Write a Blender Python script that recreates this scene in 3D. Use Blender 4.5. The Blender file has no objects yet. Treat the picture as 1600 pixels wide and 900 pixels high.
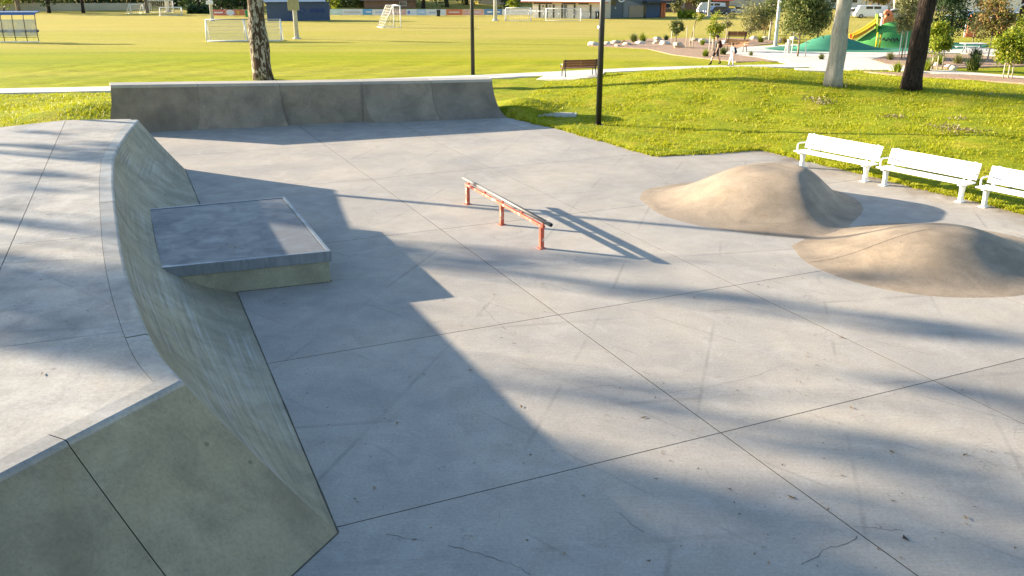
import bpy, bmesh, math, random
import numpy as np
from mathutils import Vector, Matrix

random.seed(7)
rng = np.random.default_rng(11)
R = math.radians
scene = bpy.context.scene
col = scene.collection

# ------------------------------------------------------------------ camera
CAM_H, FPX, PITCH = 5.4, 1344.0, R(19.9)
cam_d = bpy.data.cameras.new('camera')
cam = bpy.data.objects.new('camera', cam_d)
col.objects.link(cam)
cam.location = (0, 0, CAM_H)
cam.rotation_euler = (R(90) - PITCH, 0, 0)
cam_d.sensor_width = 36.0
cam_d.lens = 36.0 * FPX / 1600.0
cam_d.clip_start = 0.1
cam_d.clip_end = 3000
scene.camera = cam

# ------------------------------------------------------------------ sky, sun, exposure
SUN_EL, SUN_AZ = R(13.8), R(-19.4)            # SUN_AZ: direction in which the shadows fall, from +X
world = bpy.data.worlds.new('World')
scene.world = world
world.use_nodes = True
wn = world.node_tree
sky = wn.nodes.new('ShaderNodeTexSky')
sky.sky_type = 'NISHITA'
sky.sun_disc = False
sky.sun_elevation = SUN_EL
sky.sun_rotation = R(-70.6)
sky.air_density = 1.0
sky.dust_density = 0.6
sky.ozone_density = 1.6
bg = wn.nodes['Background']
bg.inputs['Strength'].default_value = 0.078
wn.links.new(sky.outputs[0], bg.inputs['Color'])

sun_d = bpy.data.lights.new('sun', 'SUN')
sun_d.energy = 5.0
sun_d.angle = R(0.53)
sun_d.color = (1.0, 0.84, 0.63)
sun = bpy.data.objects.new('sun', sun_d)
col.objects.link(sun)
sd = Vector((math.cos(SUN_AZ) * math.cos(SUN_EL), math.sin(SUN_AZ) * math.cos(SUN_EL), -math.sin(SUN_EL)))
sun.rotation_euler = sd.to_track_quat('-Z', 'Y').to_euler()
sun.location = (-30, 20, 30)

scene.view_settings.view_transform = 'Standard'
scene.view_settings.look = 'None'
scene.view_settings.gamma = 1.0
scene.view_settings.use_curve_mapping = False
scene.view_settings.exposure = 2.12

# ------------------------------------------------------------------ terrain function and pixel rays
SLAB = [(-10.6, 25.6), (-13.6, 31.2), (-13.9, 32.6), (-0.2, 36.2), (-0.13, 35.27), (1.7, 32.6), (4.59, 27.2),
        (8.25, 28.28), (10.2, 24.6), (12.4, 20.2), (22.5, 0.2), (22.5, -7.0), (-9.5, -7.0), (-4.0, 4.5), (-2.4, 7.2), (-5.6, 14.1), (-8.7, 20.75), (-10.4, 24.6)]

def inside(x, y, poly):
    r = False
    n = len(poly)
    for i in range(n):
        x1, y1 = poly[i]; x2, y2 = poly[(i + 1) % n]
        if (y1 > y) != (y2 > y) and x < (x2 - x1) * (y - y1) / (y2 - y1) + x1:
            r = not r
    return r

def edge_dist(x, y, poly):
    best = 1e9
    n = len(poly)
    for i in range(n):
        x1, y1 = poly[i]; x2, y2 = poly[(i + 1) % n]
        dx, dy = x2 - x1, y2 - y1
        t = max(0, min(1, ((x - x1) * dx + (y - y1) * dy) / (dx * dx + dy * dy)))
        best = min(best, math.hypot(x - x1 - t * dx, y - y1 - t * dy))
    return best

def gz(x, y):
    """height of the grass ground"""
    z = 0.03
    z += 1.02 * math.exp(-0.5 * (((x - 11.2) / 4.9) ** 2 + ((y - 43.5) / 4.6) ** 2))
    z += 0.55 * math.exp(-0.5 * (((x - 21.0) / 5.5) ** 2 + ((y - 38.5) / 5.0) ** 2))
    z += 0.35 * math.exp(-0.5 * (((x - 18.0) / 4.5) ** 2 + ((y - 29.0) / 3.5) ** 2))
    # bank that backs the long ramp on both ends
    z += 0.45 * math.exp(-0.5 * (((x + 17.5) / 1.6) ** 2 + ((y - 36.0) / 2.0) ** 2))
    z += 0.40 * math.exp(-0.5 * (((x - 0.4) / 1.0) ** 2 + ((y - 37.3) / 1.3) ** 2))
    if y > 60:
        z -= 0.008 * (y - 60) if y < 160 else 0.8
    if y > 172:
        z += min(1.6, (y - 172) * 0.09)
    return z

cP, sP = math.cos(PITCH), math.sin(PITCH)
def ray(px, py):
    a = (px - 800) / FPX; b = (py - 450) / FPX
    return Vector((a, cP - b * sP, -sP - b * cP))

def G(px, py, z=0.0):
    d = ray(px, py); t = (z - CAM_H) / d.z
    return Vector((d.x * t, d.y * t, z))

def GT(px, py):
    d = ray(px, py); t = 2.0
    while t < 900:
        x, y, z = d.x * t, d.y * t, CAM_H + d.z * t
        if z <= gz(x, y):
            break
        t += 0.15
    return Vector((x, y, gz(x, y)))

def DP(px, dist):
    """ground point seen under column px at forward distance Y = dist"""
    d = ray(px, 60); t = dist / d.y
    return Vector((d.x * t, dist, gz(d.x * t, dist)))

# ------------------------------------------------------------------ node helpers
class NT:
    def __init__(self, name, rough=0.8, metallic=0.0, spec=0.3):
        self.m = bpy.data.materials.new(name)
        self.m.use_nodes = True
        self.t = self.m.node_tree
        self.b = self.t.nodes['Principled BSDF']
        self.b.inputs['Roughness'].default_value = rough
        self.b.inputs['Metallic'].default_value = metallic
        self.b.inputs['Specular IOR Level'].default_value = spec
        self.out = self.t.nodes['Material Output']
    def n(self, typ, **kw):
        nd = self.t.nodes.new(typ)
        for k, v in kw.items():
            setattr(nd, k, v)
        return nd
    def l(self, a, b):
        self.t.links.new(a, b)
    def setin(self, sock, v):
        if hasattr(v, 'is_output') or isinstance(v, bpy.types.NodeSocket):
            self.l(v, sock)
        else:
            sock.default_value = v
    def pos(self, scale=(1, 1, 1), rotz=0.0, obj=False):
        if obj:
            src = self.n('ShaderNodeTexCoord').outputs['Object']
        else:
            src = self.n('ShaderNodeNewGeometry').outputs['Position']
        mp = self.n('ShaderNodeMapping')
        mp.inputs['Scale'].default_value = scale
        mp.inputs['Rotation'].default_value = (0, 0, rotz)
        self.l(src, mp.inputs['Vector'])
        return mp.outputs[0]
    def uv(self, scale=(1, 1, 1)):
        src = self.n('ShaderNodeTexCoord').outputs['UV']
        mp = self.n('ShaderNodeMapping')
        mp.inputs['Scale'].default_value = scale
        self.l(src, mp.inputs['Vector'])
        return mp.outputs[0]
    def noise(self, vec, scale, detail=4, rough=0.55, dist=0.0):
        nd = self.n('ShaderNodeTexNoise')
        self.l(vec, nd.inputs['Vector'])
        nd.inputs['Scale'].default_value = scale
        nd.inputs['Detail'].default_value = detail
        nd.inputs['Roughness'].default_value = rough
        nd.inputs['Distortion'].default_value = dist
        return nd.outputs['Fac']
    def ramp(self, fac, stops, interp='LINEAR'):
        nd = self.n('ShaderNodeValToRGB')
        nd.color_ramp.interpolation = interp
        el = nd.color_ramp.elements
        while len(el) > 1:
            el.remove(el[-1])
        el[0].position = stops[0][0]; el[0].color = c4(stops[0][1])
        for p, c in stops[1:]:
            e = el.new(p); e.color = c4(c)
        self.l(fac, nd.inputs['Fac'])
        return nd.outputs['Color']
    def mix(self, fac, a, b, mode='MIX'):
        nd = self.n('ShaderNodeMix', data_type='RGBA', blend_type=mode)
        self.setin(nd.inputs[0], fac)
        self.setin(nd.inputs[6], c4(a) if isinstance(a, tuple) else a)
        self.setin(nd.inputs[7], c4(b) if isinstance(b, tuple) else b)
        return nd.outputs[2]
    def math(self, op, a, b=0.5, clamp=False):
        nd = self.n('ShaderNodeMath', operation=op, use_clamp=clamp)
        self.setin(nd.inputs[0], a); self.setin(nd.inputs[1], b)
        return nd.outputs[0]
    def bump(self, h, strength=0.3, dist=0.02):
        nd = self.n('ShaderNodeBump')
        nd.inputs['Strength'].default_value = strength
        nd.inputs['Distance'].default_value = dist
        self.l(h, nd.inputs['Height'])
        self.l(nd.outputs[0], self.b.inputs['Normal'])
    def color(self, c):
        self.setin(self.b.inputs['Base Color'], c4(c) if isinstance(c, tuple) else c)
        return self.m

def c4(c):
    if isinstance(c, (int, float)):
        return (c, c, c, 1)
    return (c[0], c[1], c[2], 1)

def mul(c, k):
    return (c[0] * k, c[1] * k, c[2] * k)

def concrete(name, base, stain=0.5, streak=None, speck=1.0, cracks=False, rough=0.75, warm=(1.06, 1.0, 0.9), brush=None, smudge=None, dirt=False, marks=False):
    t = NT(name, rough, spec=0.35)
    p = t.pos()
    big = t.noise(p, 0.33, 3, 0.6, 0.4)
    mid = t.noise(p, 1.9, 7, 0.62, 0.6)
    fine = t.noise(p, 26, 6, 0.65)
    grit = t.noise(p, 150, 3, 0.7)
    c = t.ramp(big, [(0.3, mul(base, 0.82)), (0.7, tuple(base[i] * 1.12 * warm[i] for i in range(3)))])
    lo = t.noise(t.pos((1, 1, 1), 1.1), 0.75, 5, 0.65, 1.5)
    c = t.mix(t.math('MULTIPLY', t.ramp(lo, [(0.5, 0.0), (0.66, 1.0)]), 0.4 * stain), c, (base[0] * 0.86, base[1] * 0.76, base[2] * 0.60))
    c = t.mix(t.math('MULTIPLY', t.ramp(mid, [(0.42, 0.0), (0.72, 1.0)]), 0.8 * stain), c, mul(base, 0.62))
    pale = t.noise(t.pos((1, 1, 1), 0.5), 1.1, 8, 0.7, 1.2)
    c = t.mix(t.math('MULTIPLY', t.ramp(pale, [(0.50, 0.0), (0.72, 1.0)]), 0.38), c, tuple(min(0.8, base[i] * 1.32) for i in range(3)))
    c = t.mix(0.35 * speck, c, t.ramp(fine, [(0.3, 0.55), (0.5, 1.0), (0.7, 1.35)]), 'MULTIPLY')
    c = t.mix(0.30 * speck, c, t.ramp(grit, [(0.3, 0.5), (0.5, 1.0), (0.7, 1.4)]), 'MULTIPLY')
    # small dark spots
    v = t.n('ShaderNodeTexVoronoi', feature='F1')
    t.l(t.pos(), v.inputs['Vector']); v.inputs['Scale'].default_value = 1.7
    sp = t.ramp(v.outputs['Distance'], [(0.03, 1.0), (0.055, 0.0)])
    c = t.mix(t.math('MULTIPLY', sp, 0.55 * stain), c, mul(base, 0.28))
    if brush is not None:          # broom finish: fine lines in one direction
        br = t.noise(t.pos((2.0, 70.0, 1), brush), 1.0, 3, 0.6)
        c = t.mix(0.22, c, t.ramp(br, [(0.3, 0.7), (0.7, 1.25)]), 'MULTIPLY')
    if streak is not None:         # wheel marks that run along the ramp
        msk = t.ramp(t.noise(t.uv((0.35, 0.7, 1)), 1.0, 4, 0.6, 0.5), [(0.40, 0.0), (0.62, 1.0)])
        st = t.noise(t.uv((0.16, 5.5, 1)), 2.2, 5, 0.6, 0.25)
        c = t.mix(t.math('MULTIPLY', t.math('MULTIPLY', t.ramp(st, [(0.46, 0.0), (0.66, 1.0)]), msk), streak), c, mul(base, 0.42))
        msk2 = t.ramp(t.noise(t.uv((0.3, 0.5, 1)), 1.3, 3, 0.6, 0.5), [(0.46, 0.0), (0.64, 1.0)])
        st2 = t.noise(t.uv((0.12, 9.0, 1)), 1.7, 6, 0.7, 0.25)
        c = t.mix(t.math('MULTIPLY', t.math('MULTIPLY', t.ramp(st2, [(0.44, 0.0), (0.62, 1.0)]), msk2), streak), c, (base[0] * 1.5, base[1] * 1.6, base[2] * 2.1))
    if cracks:
        w = t.n('ShaderNodeTexVoronoi', feature='DISTANCE_TO_EDGE')
        wv = t.n('ShaderNodeVectorMath', operation='ADD')
        nz = t.n('ShaderNodeTexNoise'); nz.inputs['Scale'].default_value = 2.5; nz.inputs['Detail'].default_value = 6
        t.l(p, nz.inputs['Vector'])
        t.l(p, wv.inputs[0]); t.l(nz.outputs['Color'], wv.inputs[1])
        t.l(wv.outputs[0], w.inputs['Vector']); w.inputs['Scale'].default_value = 0.34
        cr = t.ramp(w.outputs['Distance'], [(0.0, 1.0), (0.0035, 0.0)])
        msk = t.ramp(t.noise(p, 0.5, 2), [(0.5, 0.0), (0.62, 1.0)])
        c = t.mix(t.math('MULTIPLY', t.math('MULTIPLY', cr, msk), 0.5), c, mul(base, 0.35))
    if marks:
        for rot_, sc_, am in ((0.3, 0.16, 0.30), (1.4, 0.11, 0.26), (2.3, 0.2, 0.22)):
            wv_ = t.n('ShaderNodeTexWave', wave_type='BANDS')
            t.l(t.pos((1, 1, 1), rot_), wv_.inputs['Vector'])
            wv_.inputs['Scale'].default_value = sc_; wv_.inputs['Distortion'].default_value = 5.0
            wv_.inputs['Detail'].default_value = 1.0; wv_.inputs['Detail Scale'].default_value = 0.25
            ln_ = t.ramp(wv_.outputs['Fac'], [(0.9990, 0.0), (0.9998, 1.0)])
            mk_ = t.ramp(t.noise(t.pos((1, 1, 1), rot_ * 2), 0.6, 4, 0.6), [(0.47, 0.0), (0.6, 1.0)])
            c = t.mix(t.math('MULTIPLY', t.math('MULTIPLY', ln_, mk_), am), c, mul(base, 0.3))
    if dirt:
        dp = t.n('ShaderNodeVectorMath', operation='DOT_PRODUCT')
        t.l(p, dp.inputs[0]); dp.inputs[1].default_value = (0.889, 0.457, 0)
        mr = t.n('ShaderNodeMapRange'); mr.inputs['From Min'].default_value = 18.9; mr.inputs['From Max'].default_value = 20.2
        t.l(dp.outputs['Value'], mr.inputs['Value'])
        dn = t.ramp(t.noise(p, 1.1, 6, 0.65, 0.8), [(0.36, 0.0), (0.62, 1.0)])
        c = t.mix(t.math('MULTIPLY', t.math('MULTIPLY', mr.outputs[0], dn), 0.85), c, (0.14, 0.10, 0.06))
    if smudge is not None:
        sm = t.noise(t.pos(), 0.8, 3, 0.5, 0.5)
        c = t.mix(t.math('MULTIPLY', t.ramp(sm, [(0.5, 0.0), (0.68, 1.0)]), smudge), c, mul(base, 0.4))
    oi = t.n('ShaderNodeObjectInfo')
    c = t.mix(1.0, c, t.ramp(oi.outputs['Random'], [(0.0, 0.90), (1.0, 1.07)]), 'MULTIPLY')
    t.bump(t.math('ADD', t.math('MULTIPLY', fine, 0.5), t.math('MULTIPLY', mid, 1.2)), 0.35, 0.006)
    t.setin(t.b.inputs['Roughness'], t.ramp(mid, [(0.3, rough - 0.14), (0.7, rough + 0.1)]))
    return t.color(c)

def plain(name, c, rough=0.6, metallic=0.0, var=0.15, scale=3.0, spec=0.3, bump=0.0, bscale=30):
    t = NT(name, rough, metallic, spec)
    p = t.pos()
    f = t.noise(p, scale, 6, 0.6)
    cc = t.ramp(f, [(0.3, mul(c, 1 - var)), (0.7, tuple(min(0.95, x * (1 + var)) for x in c))])
    if bump:
        t.bump(t.noise(p, bscale, 4), bump, 0.01)
    return t.color(cc)

def leafmat(name, a, b, c, trans=0.35):
    t = NT(name, 0.5, spec=0.25)
    g = t.n('ShaderNodeNewGeometry')
    cc = t.ramp(g.outputs['Random Per Island'], [(0.0, a), (0.5, b), (1.0, c)])
    big = t.noise(t.pos(), 0.9, 3)
    cc = t.mix(0.5, cc, t.ramp(big, [(0.3, 0.65), (0.7, 1.3)]), 'MULTIPLY')
    t.color(cc)
    tr = t.n('ShaderNodeBsdfTranslucent')
    t.l(cc, tr.inputs['Color'])
    mx = t.n('ShaderNodeMixShader'); mx.inputs[0].default_value = trans
    t.l(t.b.outputs[0], mx.inputs[1]); t.l(tr.outputs[0], mx.inputs[2])
    t.l(mx.outputs[0], t.out.inputs['Surface'])
    return t.m

M = {}
FL = (0.345, 0.332, 0.315)
M['floor'] = concrete('floor_concrete', FL, 0.42, cracks=True, brush=R(24), dirt=True, marks=True)
M['slab_bed'] = plain('joint_filler', (0.035, 0.033, 0.03), 0.95)
M['deck'] = concrete('deck_concrete', (0.355, 0.355, 0.35), 1.0, smudge=0.55, marks=True)
M['coping'] = concrete('coping_concrete', (0.285, 0.285, 0.28), 1.1, rough=0.5, smudge=0.5)
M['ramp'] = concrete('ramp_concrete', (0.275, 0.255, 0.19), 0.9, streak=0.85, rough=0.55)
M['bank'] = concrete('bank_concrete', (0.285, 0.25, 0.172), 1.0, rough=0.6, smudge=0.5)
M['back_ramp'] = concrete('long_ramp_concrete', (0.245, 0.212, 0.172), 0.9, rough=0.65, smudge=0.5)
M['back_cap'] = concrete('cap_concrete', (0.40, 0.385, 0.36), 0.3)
M['box'] = concrete('ledge_concrete', (0.30, 0.29, 0.215), 0.9, rough=0.7, smudge=0.5)
M['hump'] = concrete('hump_concrete', (0.305, 0.252, 0.192), 0.9, smudge=0.42, warm=(1.05, 1.0, 0.93))
M['path'] = concrete('path_concrete', (0.62, 0.59, 0.55), 0.25, speck=0.6)
M['pit'] = concrete('pit_concrete', (0.34, 0.36, 0.35), 0.5)

def steel(name, c, rough=0.45, metallic=0.75, wear=0.4):
    t = NT(name, rough, metallic)
    p = t.pos()
    f = t.noise(p, 2.2, 8, 0.65, 0.8)
    sc = t.noise(t.pos((3, 40, 3), R(23)), 1.0, 5, 0.7)
    cc = t.ramp(f, [(0.25, mul(c, 0.8)), (0.75, mul(c, 1.15))])
    cc = t.mix(wear, cc, t.ramp(sc, [(0.35, 0.6), (0.7, 1.4)]), 'MULTIPLY')
    t.setin(t.b.inputs['Roughness'], t.ramp(f, [(0.3, rough + 0.15), (0.7, rough - 0.1)]))
    t.bump(sc, 0.08, 0.003)
    return t.color(cc)
M['plate'] = steel('ledge_plate', (0.165, 0.172, 0.185), 0.5, 0.25, 0.25)
M['bar_steel'] = steel('worn_bar_steel', (0.17, 0.165, 0.16), 0.5, 0.6)
M['steel'] = steel('galvanised_steel', (0.24, 0.265, 0.30), 0.42, 0.75)

def chipped(name, c, under, rough=0.5, amt=0.6):
    t = NT(name, rough)
    f = t.noise(t.pos(), 9, 6, 0.7, 0.5)
    cc = t.mix(t.ramp(f, [(amt - 0.02, 0.0), (amt + 0.03, 1.0)]), c, under)
    cc = t.mix(0.4, cc, t.ramp(t.noise(t.pos(), 30, 4), [(0.3, 0.7), (0.7, 1.2)]), 'MULTIPLY')
    return t.color(cc)
M['red_paint'] = chipped('red_paint', (0.55, 0.10, 0.055), (0.62, 0.42, 0.34), 0.5, 0.57)
M['white_paint'] = plain('white_powder_coat', (0.80, 0.80, 0.79), 0.4, var=0.03, spec=0.5)
M['goal_white'] = plain('goal_white', (0.74, 0.74, 0.72), 0.5, var=0.05)
M['net'] = plain('net_cord', (0.62, 0.60, 0.52), 0.9, var=0.08)
M['black_paint'] = plain('black_powder_coat', (0.012, 0.013, 0.013), 0.4, var=0.2, spec=0.5)
M['grey_pole'] = plain('grey_pole_paint', (0.50, 0.51, 0.52), 0.5, var=0.08)
M['wood_pole'] = plain('weathered_pole', (0.22, 0.17, 0.12), 0.85, var=0.3, scale=6)
M['brown_slat'] = plain('brown_timber', (0.16, 0.062, 0.030), 0.55, var=0.2, scale=9)
M['tan_slat'] = plain('tan_timber', (0.42, 0.22, 0.10), 0.55, var=0.15, scale=9)
M['stake'] = plain('stake_timber', (0.46, 0.40, 0.30), 0.85, var=0.15)
M['white_stake'] = plain('pale_stake', (0.62, 0.60, 0.54), 0.85, var=0.1)
M['rubber_green'] = plain('green_rubber', (0.05, 0.23, 0.14), 0.8, var=0.12, scale=2, bump=0.2, bscale=60)
M['rubber_bright'] = plain('bright_green_rubber', (0.065, 0.27, 0.07), 0.8, var=0.12, scale=2, bump=0.2, bscale=60)
M['orange'] = plain('orange_plastic', (0.75, 0.23, 0.015), 0.35, var=0.06, spec=0.5)
M['yellow'] = plain('yellow_paint', (0.78, 0.52, 0.02), 0.35, var=0.05, spec=0.5)
M['lime'] = plain('lime_paint', (0.36, 0.55, 0.06), 0.4, var=0.05)
M['coral'] = plain('coral_paint', (0.72, 0.18, 0.08), 0.5, var=0.12)
M['dark_hole'] = plain('dark_hole', (0.02, 0.018, 0.018), 0.9)
M['blue_steel'] = plain('blue_container_steel', (0.055, 0.085, 0.155), 0.5, var=0.15)
M['roof_pale'] = plain('pale_roof_metal', (0.55, 0.57, 0.60), 0.45, var=0.06)
M['blue_mark'] = plain('blue_lettering', (0.02, 0.045, 0.16), 0.5)
M['white_wall'] = plain('white_render', (0.72, 0.69, 0.64), 0.8, var=0.06)
M['cream_wall'] = plain('cream_render', (0.56, 0.48, 0.37), 0.8, var=0.08)
M['beige_wall'] = plain('beige_fence_panels', (0.46, 0.42, 0.33), 0.85, var=0.12, scale=0.6)
M['grey_wall'] = plain('blue_grey_cladding', (0.085, 0.105, 0.12), 0.6, var=0.1)
M['grey_light'] = plain('mid_grey_cladding', (0.17, 0.18, 0.185), 0.6, var=0.1)
M['tan_door'] = plain('tan_roller_door', (0.28, 0.22, 0.15), 0.6, var=0.1)
M['terracotta'] = plain('orange_fascia', (0.60, 0.17, 0.07), 0.6, var=0.1)
M['red_roof'] = plain('red_roof_tiles', (0.33, 0.055, 0.035), 0.7, var=0.2, scale=5)
M['brown_roof'] = plain('brown_roof_tiles', (0.16, 0.12, 0.10), 0.8, var=0.2, scale=5)
M['dark_roof'] = plain('dark_roof_tiles', (0.05, 0.052, 0.06), 0.7, var=0.2, scale=5)
M['brick'] = plain('brick_wall', (0.24, 0.14, 0.09), 0.85, var=0.2, scale=8)
M['glass'] = plain('dark_glass', (0.02, 0.025, 0.03), 0.08, var=0.1, spec=0.8)
M['tyre'] = plain('tyre_rubber', (0.015, 0.015, 0.015), 0.85)
M['rim'] = plain('wheel_rim', (0.35, 0.36, 0.38), 0.35, 0.7)
M['car_white'] = plain('white_car_paint', (0.75, 0.75, 0.75), 0.2, var=0.02, spec=0.6)
M['car_blue'] = plain('navy_car_paint', (0.02, 0.035, 0.10), 0.2, var=0.05, spec=0.6)
M['car_silver'] = plain('silver_car_paint', (0.40, 0.42, 0.45), 0.25, 0.4, var=0.05, spec=0.6)
M['bin_green'] = plain('green_bin', (0.02, 0.25, 0.07), 0.5)
M['bin_dark'] = plain('dark_bin', (0.02, 0.03, 0.03), 0.5)
M['rock'] = plain('sandstone_rock', (0.50, 0.42, 0.32), 0.9, var=0.35, scale=2.5, bump=0.6, bscale=7)
M['rock2'] = plain('pale_rock', (0.62, 0.55, 0.45), 0.9, var=0.3, scale=2.0, bump=0.6, bscale=7)
M['blue_tint'] = plain('blue_canopy', (0.07, 0.14, 0.40), 0.4, var=0.08)
M['navy'] = plain('navy_seat', (0.035, 0.04, 0.16), 0.5)
M['emblem_white'] = plain('emblem_white', (0.75, 0.75, 0.76), 0.5)

def clear_panel():
    t = NT('scratched_polycarbonate', 0.3)
    t.color((0.55, 0.56, 0.55))
    tr = t.n('ShaderNodeBsdfTransparent'); tr.inputs[0].default_value = (0.92, 0.93, 0.93, 1)
    mx = t.n('ShaderNodeMixShader')
    f = t.ramp(t.noise(t.pos(), 0.9, 4), [(0.35, 0.25), (0.7, 0.6)])
    t.l(f, mx.inputs[0])
    t.l(tr.outputs[0], mx.inputs[1]); t.l(t.b.outputs[0], mx.inputs[2])
    t.l(mx.outputs[0], t.out.inputs['Surface'])
    return t.m
M['clear'] = clear_panel()

def ground_mat():
    t = NT('grass_ground', 0.9, spec=0.1)
    p = t.pos()
    # rough grass near the skate park
    n1 = t.noise(p, 0.7, 6, 0.6, 0.5)
    n2 = t.noise(p, 7, 6, 0.7)
    rough = t.ramp(n1, [(0.3, (0.14, 0.19, 0.008)), (0.5, (0.24, 0.27, 0.010)), (0.72, (0.33, 0.28, 0.03))])
    rough = t.mix(0.7, rough, t.ramp(n2, [(0.3, 0.45), (0.5, 1.0), (0.7, 1.5)]), 'MULTIPLY')
    soil = t.ramp(t.noise(p, 0.45, 7, 0.7, 0.8), [(0.66, 0.0), (0.74, 1.0)])
    rough = t.mix(t.math('MULTIPLY', soil, 0.7), rough, (0.26, 0.17, 0.09))
    # mown sports field
    s1 = t.noise(t.pos((0.035, 0.22, 1), R(6)), 1.0, 5, 0.6, 0.3)
    s2 = t.noise(t.pos((0.02, 0.09, 1), R(-4)), 1.0, 3, 0.5, 0.2)
    s3 = t.noise(p, 2.4, 6, 0.75)
    s4 = t.noise(t.pos((0.12, 1.2, 1), R(3)), 1.0, 4, 0.6, 0.3)
    fld = t.ramp(s1, [(0.3, (0.195, 0.245, 0.004)), (0.5, (0.275, 0.295, 0.005)), (0.72, (0.34, 0.315, 0.016))])
    fld = t.mix(t.math('MULTIPLY', t.ramp(s2, [(0.45, 0.0), (0.63, 1.0)]), 0.38), fld, (0.39, 0.335, 0.07))
    sep = t.n('ShaderNodeSeparateXYZ'); t.l(p, sep.inputs[0])
    dry = t.n('ShaderNodeMapRange'); dry.inputs['From Min'].default_value = 78; dry.inputs['From Max'].default_value = 125
    t.l(t.math('ADD', sep.outputs['Y'], t.math('MULTIPLY', s2, 40)), dry.inputs['Value'])
    fld = t.mix(t.math('MULTIPLY', dry.outputs[0], 0.5), fld, (0.47, 0.35, 0.13))
    fld = t.mix(0.45, fld, t.ramp(s3, [(0.3, 0.6), (0.5, 1.0), (0.7, 1.3)]), 'MULTIPLY')
    fld = t.mix(0.35, fld, t.ramp(s4, [(0.35, 0.72), (0.5, 1.0), (0.7, 1.15)]), 'MULTIPLY')
    dp = t.n('ShaderNodeVectorMath', operation='DOT_PRODUCT')
    t.l(p, dp.inputs[0]); dp.inputs[1].default_value = (-0.27, 1, 0)
    mr = t.n('ShaderNodeMapRange'); mr.inputs['From Min'].default_value = 49.5; mr.inputs['From Max'].default_value = 51.0
    t.l(dp.outputs['Value'], mr.inputs['Value'])
    c = t.mix(mr.outputs[0], rough, fld)
    t.bump(t.math('ADD', n2, t.noise(p, 30, 3)), 0.9, 0.05)
    return t.color(c)
M['ground'] = ground_mat()
M['grass'] = leafmat('grass_blades', (0.19, 0.24, 0.006), (0.35, 0.37, 0.008), (0.43, 0.39, 0.035), 0.45)

def mulch_mat():
    t = NT('bark_mulch', 0.95, spec=0.1)
    p = t.pos()
    f = t.noise(p, 9, 6, 0.8)
    c = t.ramp(f, [(0.3, (0.16, 0.10, 0.07)), (0.5, (0.38, 0.265, 0.19)), (0.7, (0.55, 0.43, 0.33))])
    t.bump(f, 1.0, 0.06)
    return t.color(c)
M['mulch'] = mulch_mat()

def bark(name, a, b, c, sc=(3, 3, 0.9), thr=(0.45, 0.55), bump=0.6):
    t = NT(name, 0.9, spec=0.15)
    f = t.noise(t.pos(sc), 1.6, 7, 0.68, 1.0)
    g = t.noise(t.pos((6, 6, 1.2)), 2.0, 6, 0.7, 0.4)
    cc = t.mix(t.ramp(f, [(thr[0], 0.0), (thr[1], 1.0)]), t.mix(t.ramp(g, [(0.35, 0.0), (0.65, 1.0)]), a, b), c)
    t.bump(t.math('ADD', f, g), bump, 0.05)
    return t.color(cc)
M['bark_spot'] = bark('mottled_gum_bark', (0.42, 0.37, 0.28), (0.20, 0.20, 0.155), (0.055, 0.036, 0.022), (3.0, 3.0, 1.1), (0.45, 0.50))
M['bark_white'] = bark('pale_gum_bark', (0.44, 0.40, 0.34), (0.25, 0.25, 0.225), (0.24, 0.14, 0.08), (2.2, 2.2, 0.6), (0.60, 0.66), 0.5)
M['bark_dark'] = bark('furrowed_dark_bark', (0.028, 0.02, 0.016), (0.065, 0.045, 0.034), (0.012, 0.010, 0.009), (9, 9, 1.6), (0.45, 0.6), 1.0)
M['bark_young'] = bark('young_bark', (0.30, 0.25, 0.18), (0.20, 0.16, 0.12), (0.12, 0.09, 0.06))
M['leaf_gum'] = leafmat('gum_leaves', (0.045, 0.085, 0.018), (0.095, 0.13, 0.03), (0.21, 0.21, 0.06), 0.3)
M['leaf_dark'] = leafmat('dark_leaves', (0.012, 0.032, 0.012), (0.025, 0.055, 0.018), (0.07, 0.11, 0.025), 0.2)
M['leaf_lime'] = leafmat('lime_leaves', (0.10, 0.17, 0.012), (0.20, 0.26, 0.018), (0.36, 0.34, 0.03), 0.4)
M['leaf_rust'] = leafmat('rust_tinged_leaves', (0.10, 0.13, 0.03), (0.22, 0.20, 0.06), (0.40, 0.19, 0.07), 0.35)
M['leaf_olive'] = leafmat('grey_olive_leaves', (0.10, 0.12, 0.04), (0.18, 0.19, 0.07), (0.33, 0.30, 0.13), 0.3)
M['litter'] = leafmat('fallen_leaves', (0.035, 0.025, 0.018), (0.12, 0.075, 0.035), (0.34, 0.22, 0.10), 0.0)
M['dead_grass'] = leafmat('dead_clippings', (0.10, 0.075, 0.04), (0.20, 0.155, 0.10), (0.34, 0.29, 0.21), 0.1)

# ------------------------------------------------------------------ object helpers
def tag(o, label=None, cat=None, group=None, kind=None):
    if label: o['label'] = label
    if cat: o['category'] = cat
    if group: o['group'] = group
    if kind: o['kind'] = kind
    return o

def empty(name, loc, rz=0.0, label=None, cat=None, group=None):
    o = bpy.data.objects.new(name, None)
    o.empty_display_size = 0.2
    o.location = loc
    o.rotation_euler = (0, 0, rz)
    col.objects.link(o)
    return tag(o, label, cat, group)

def link(name, me, mat, parent=None):
    o = bpy.data.objects.new(name, me)
    if mat is not None and not me.materials:
        me.materials.append(mat)
    col.objects.link(o)
    if parent is not None:
        o.parent = parent
    return o

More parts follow.
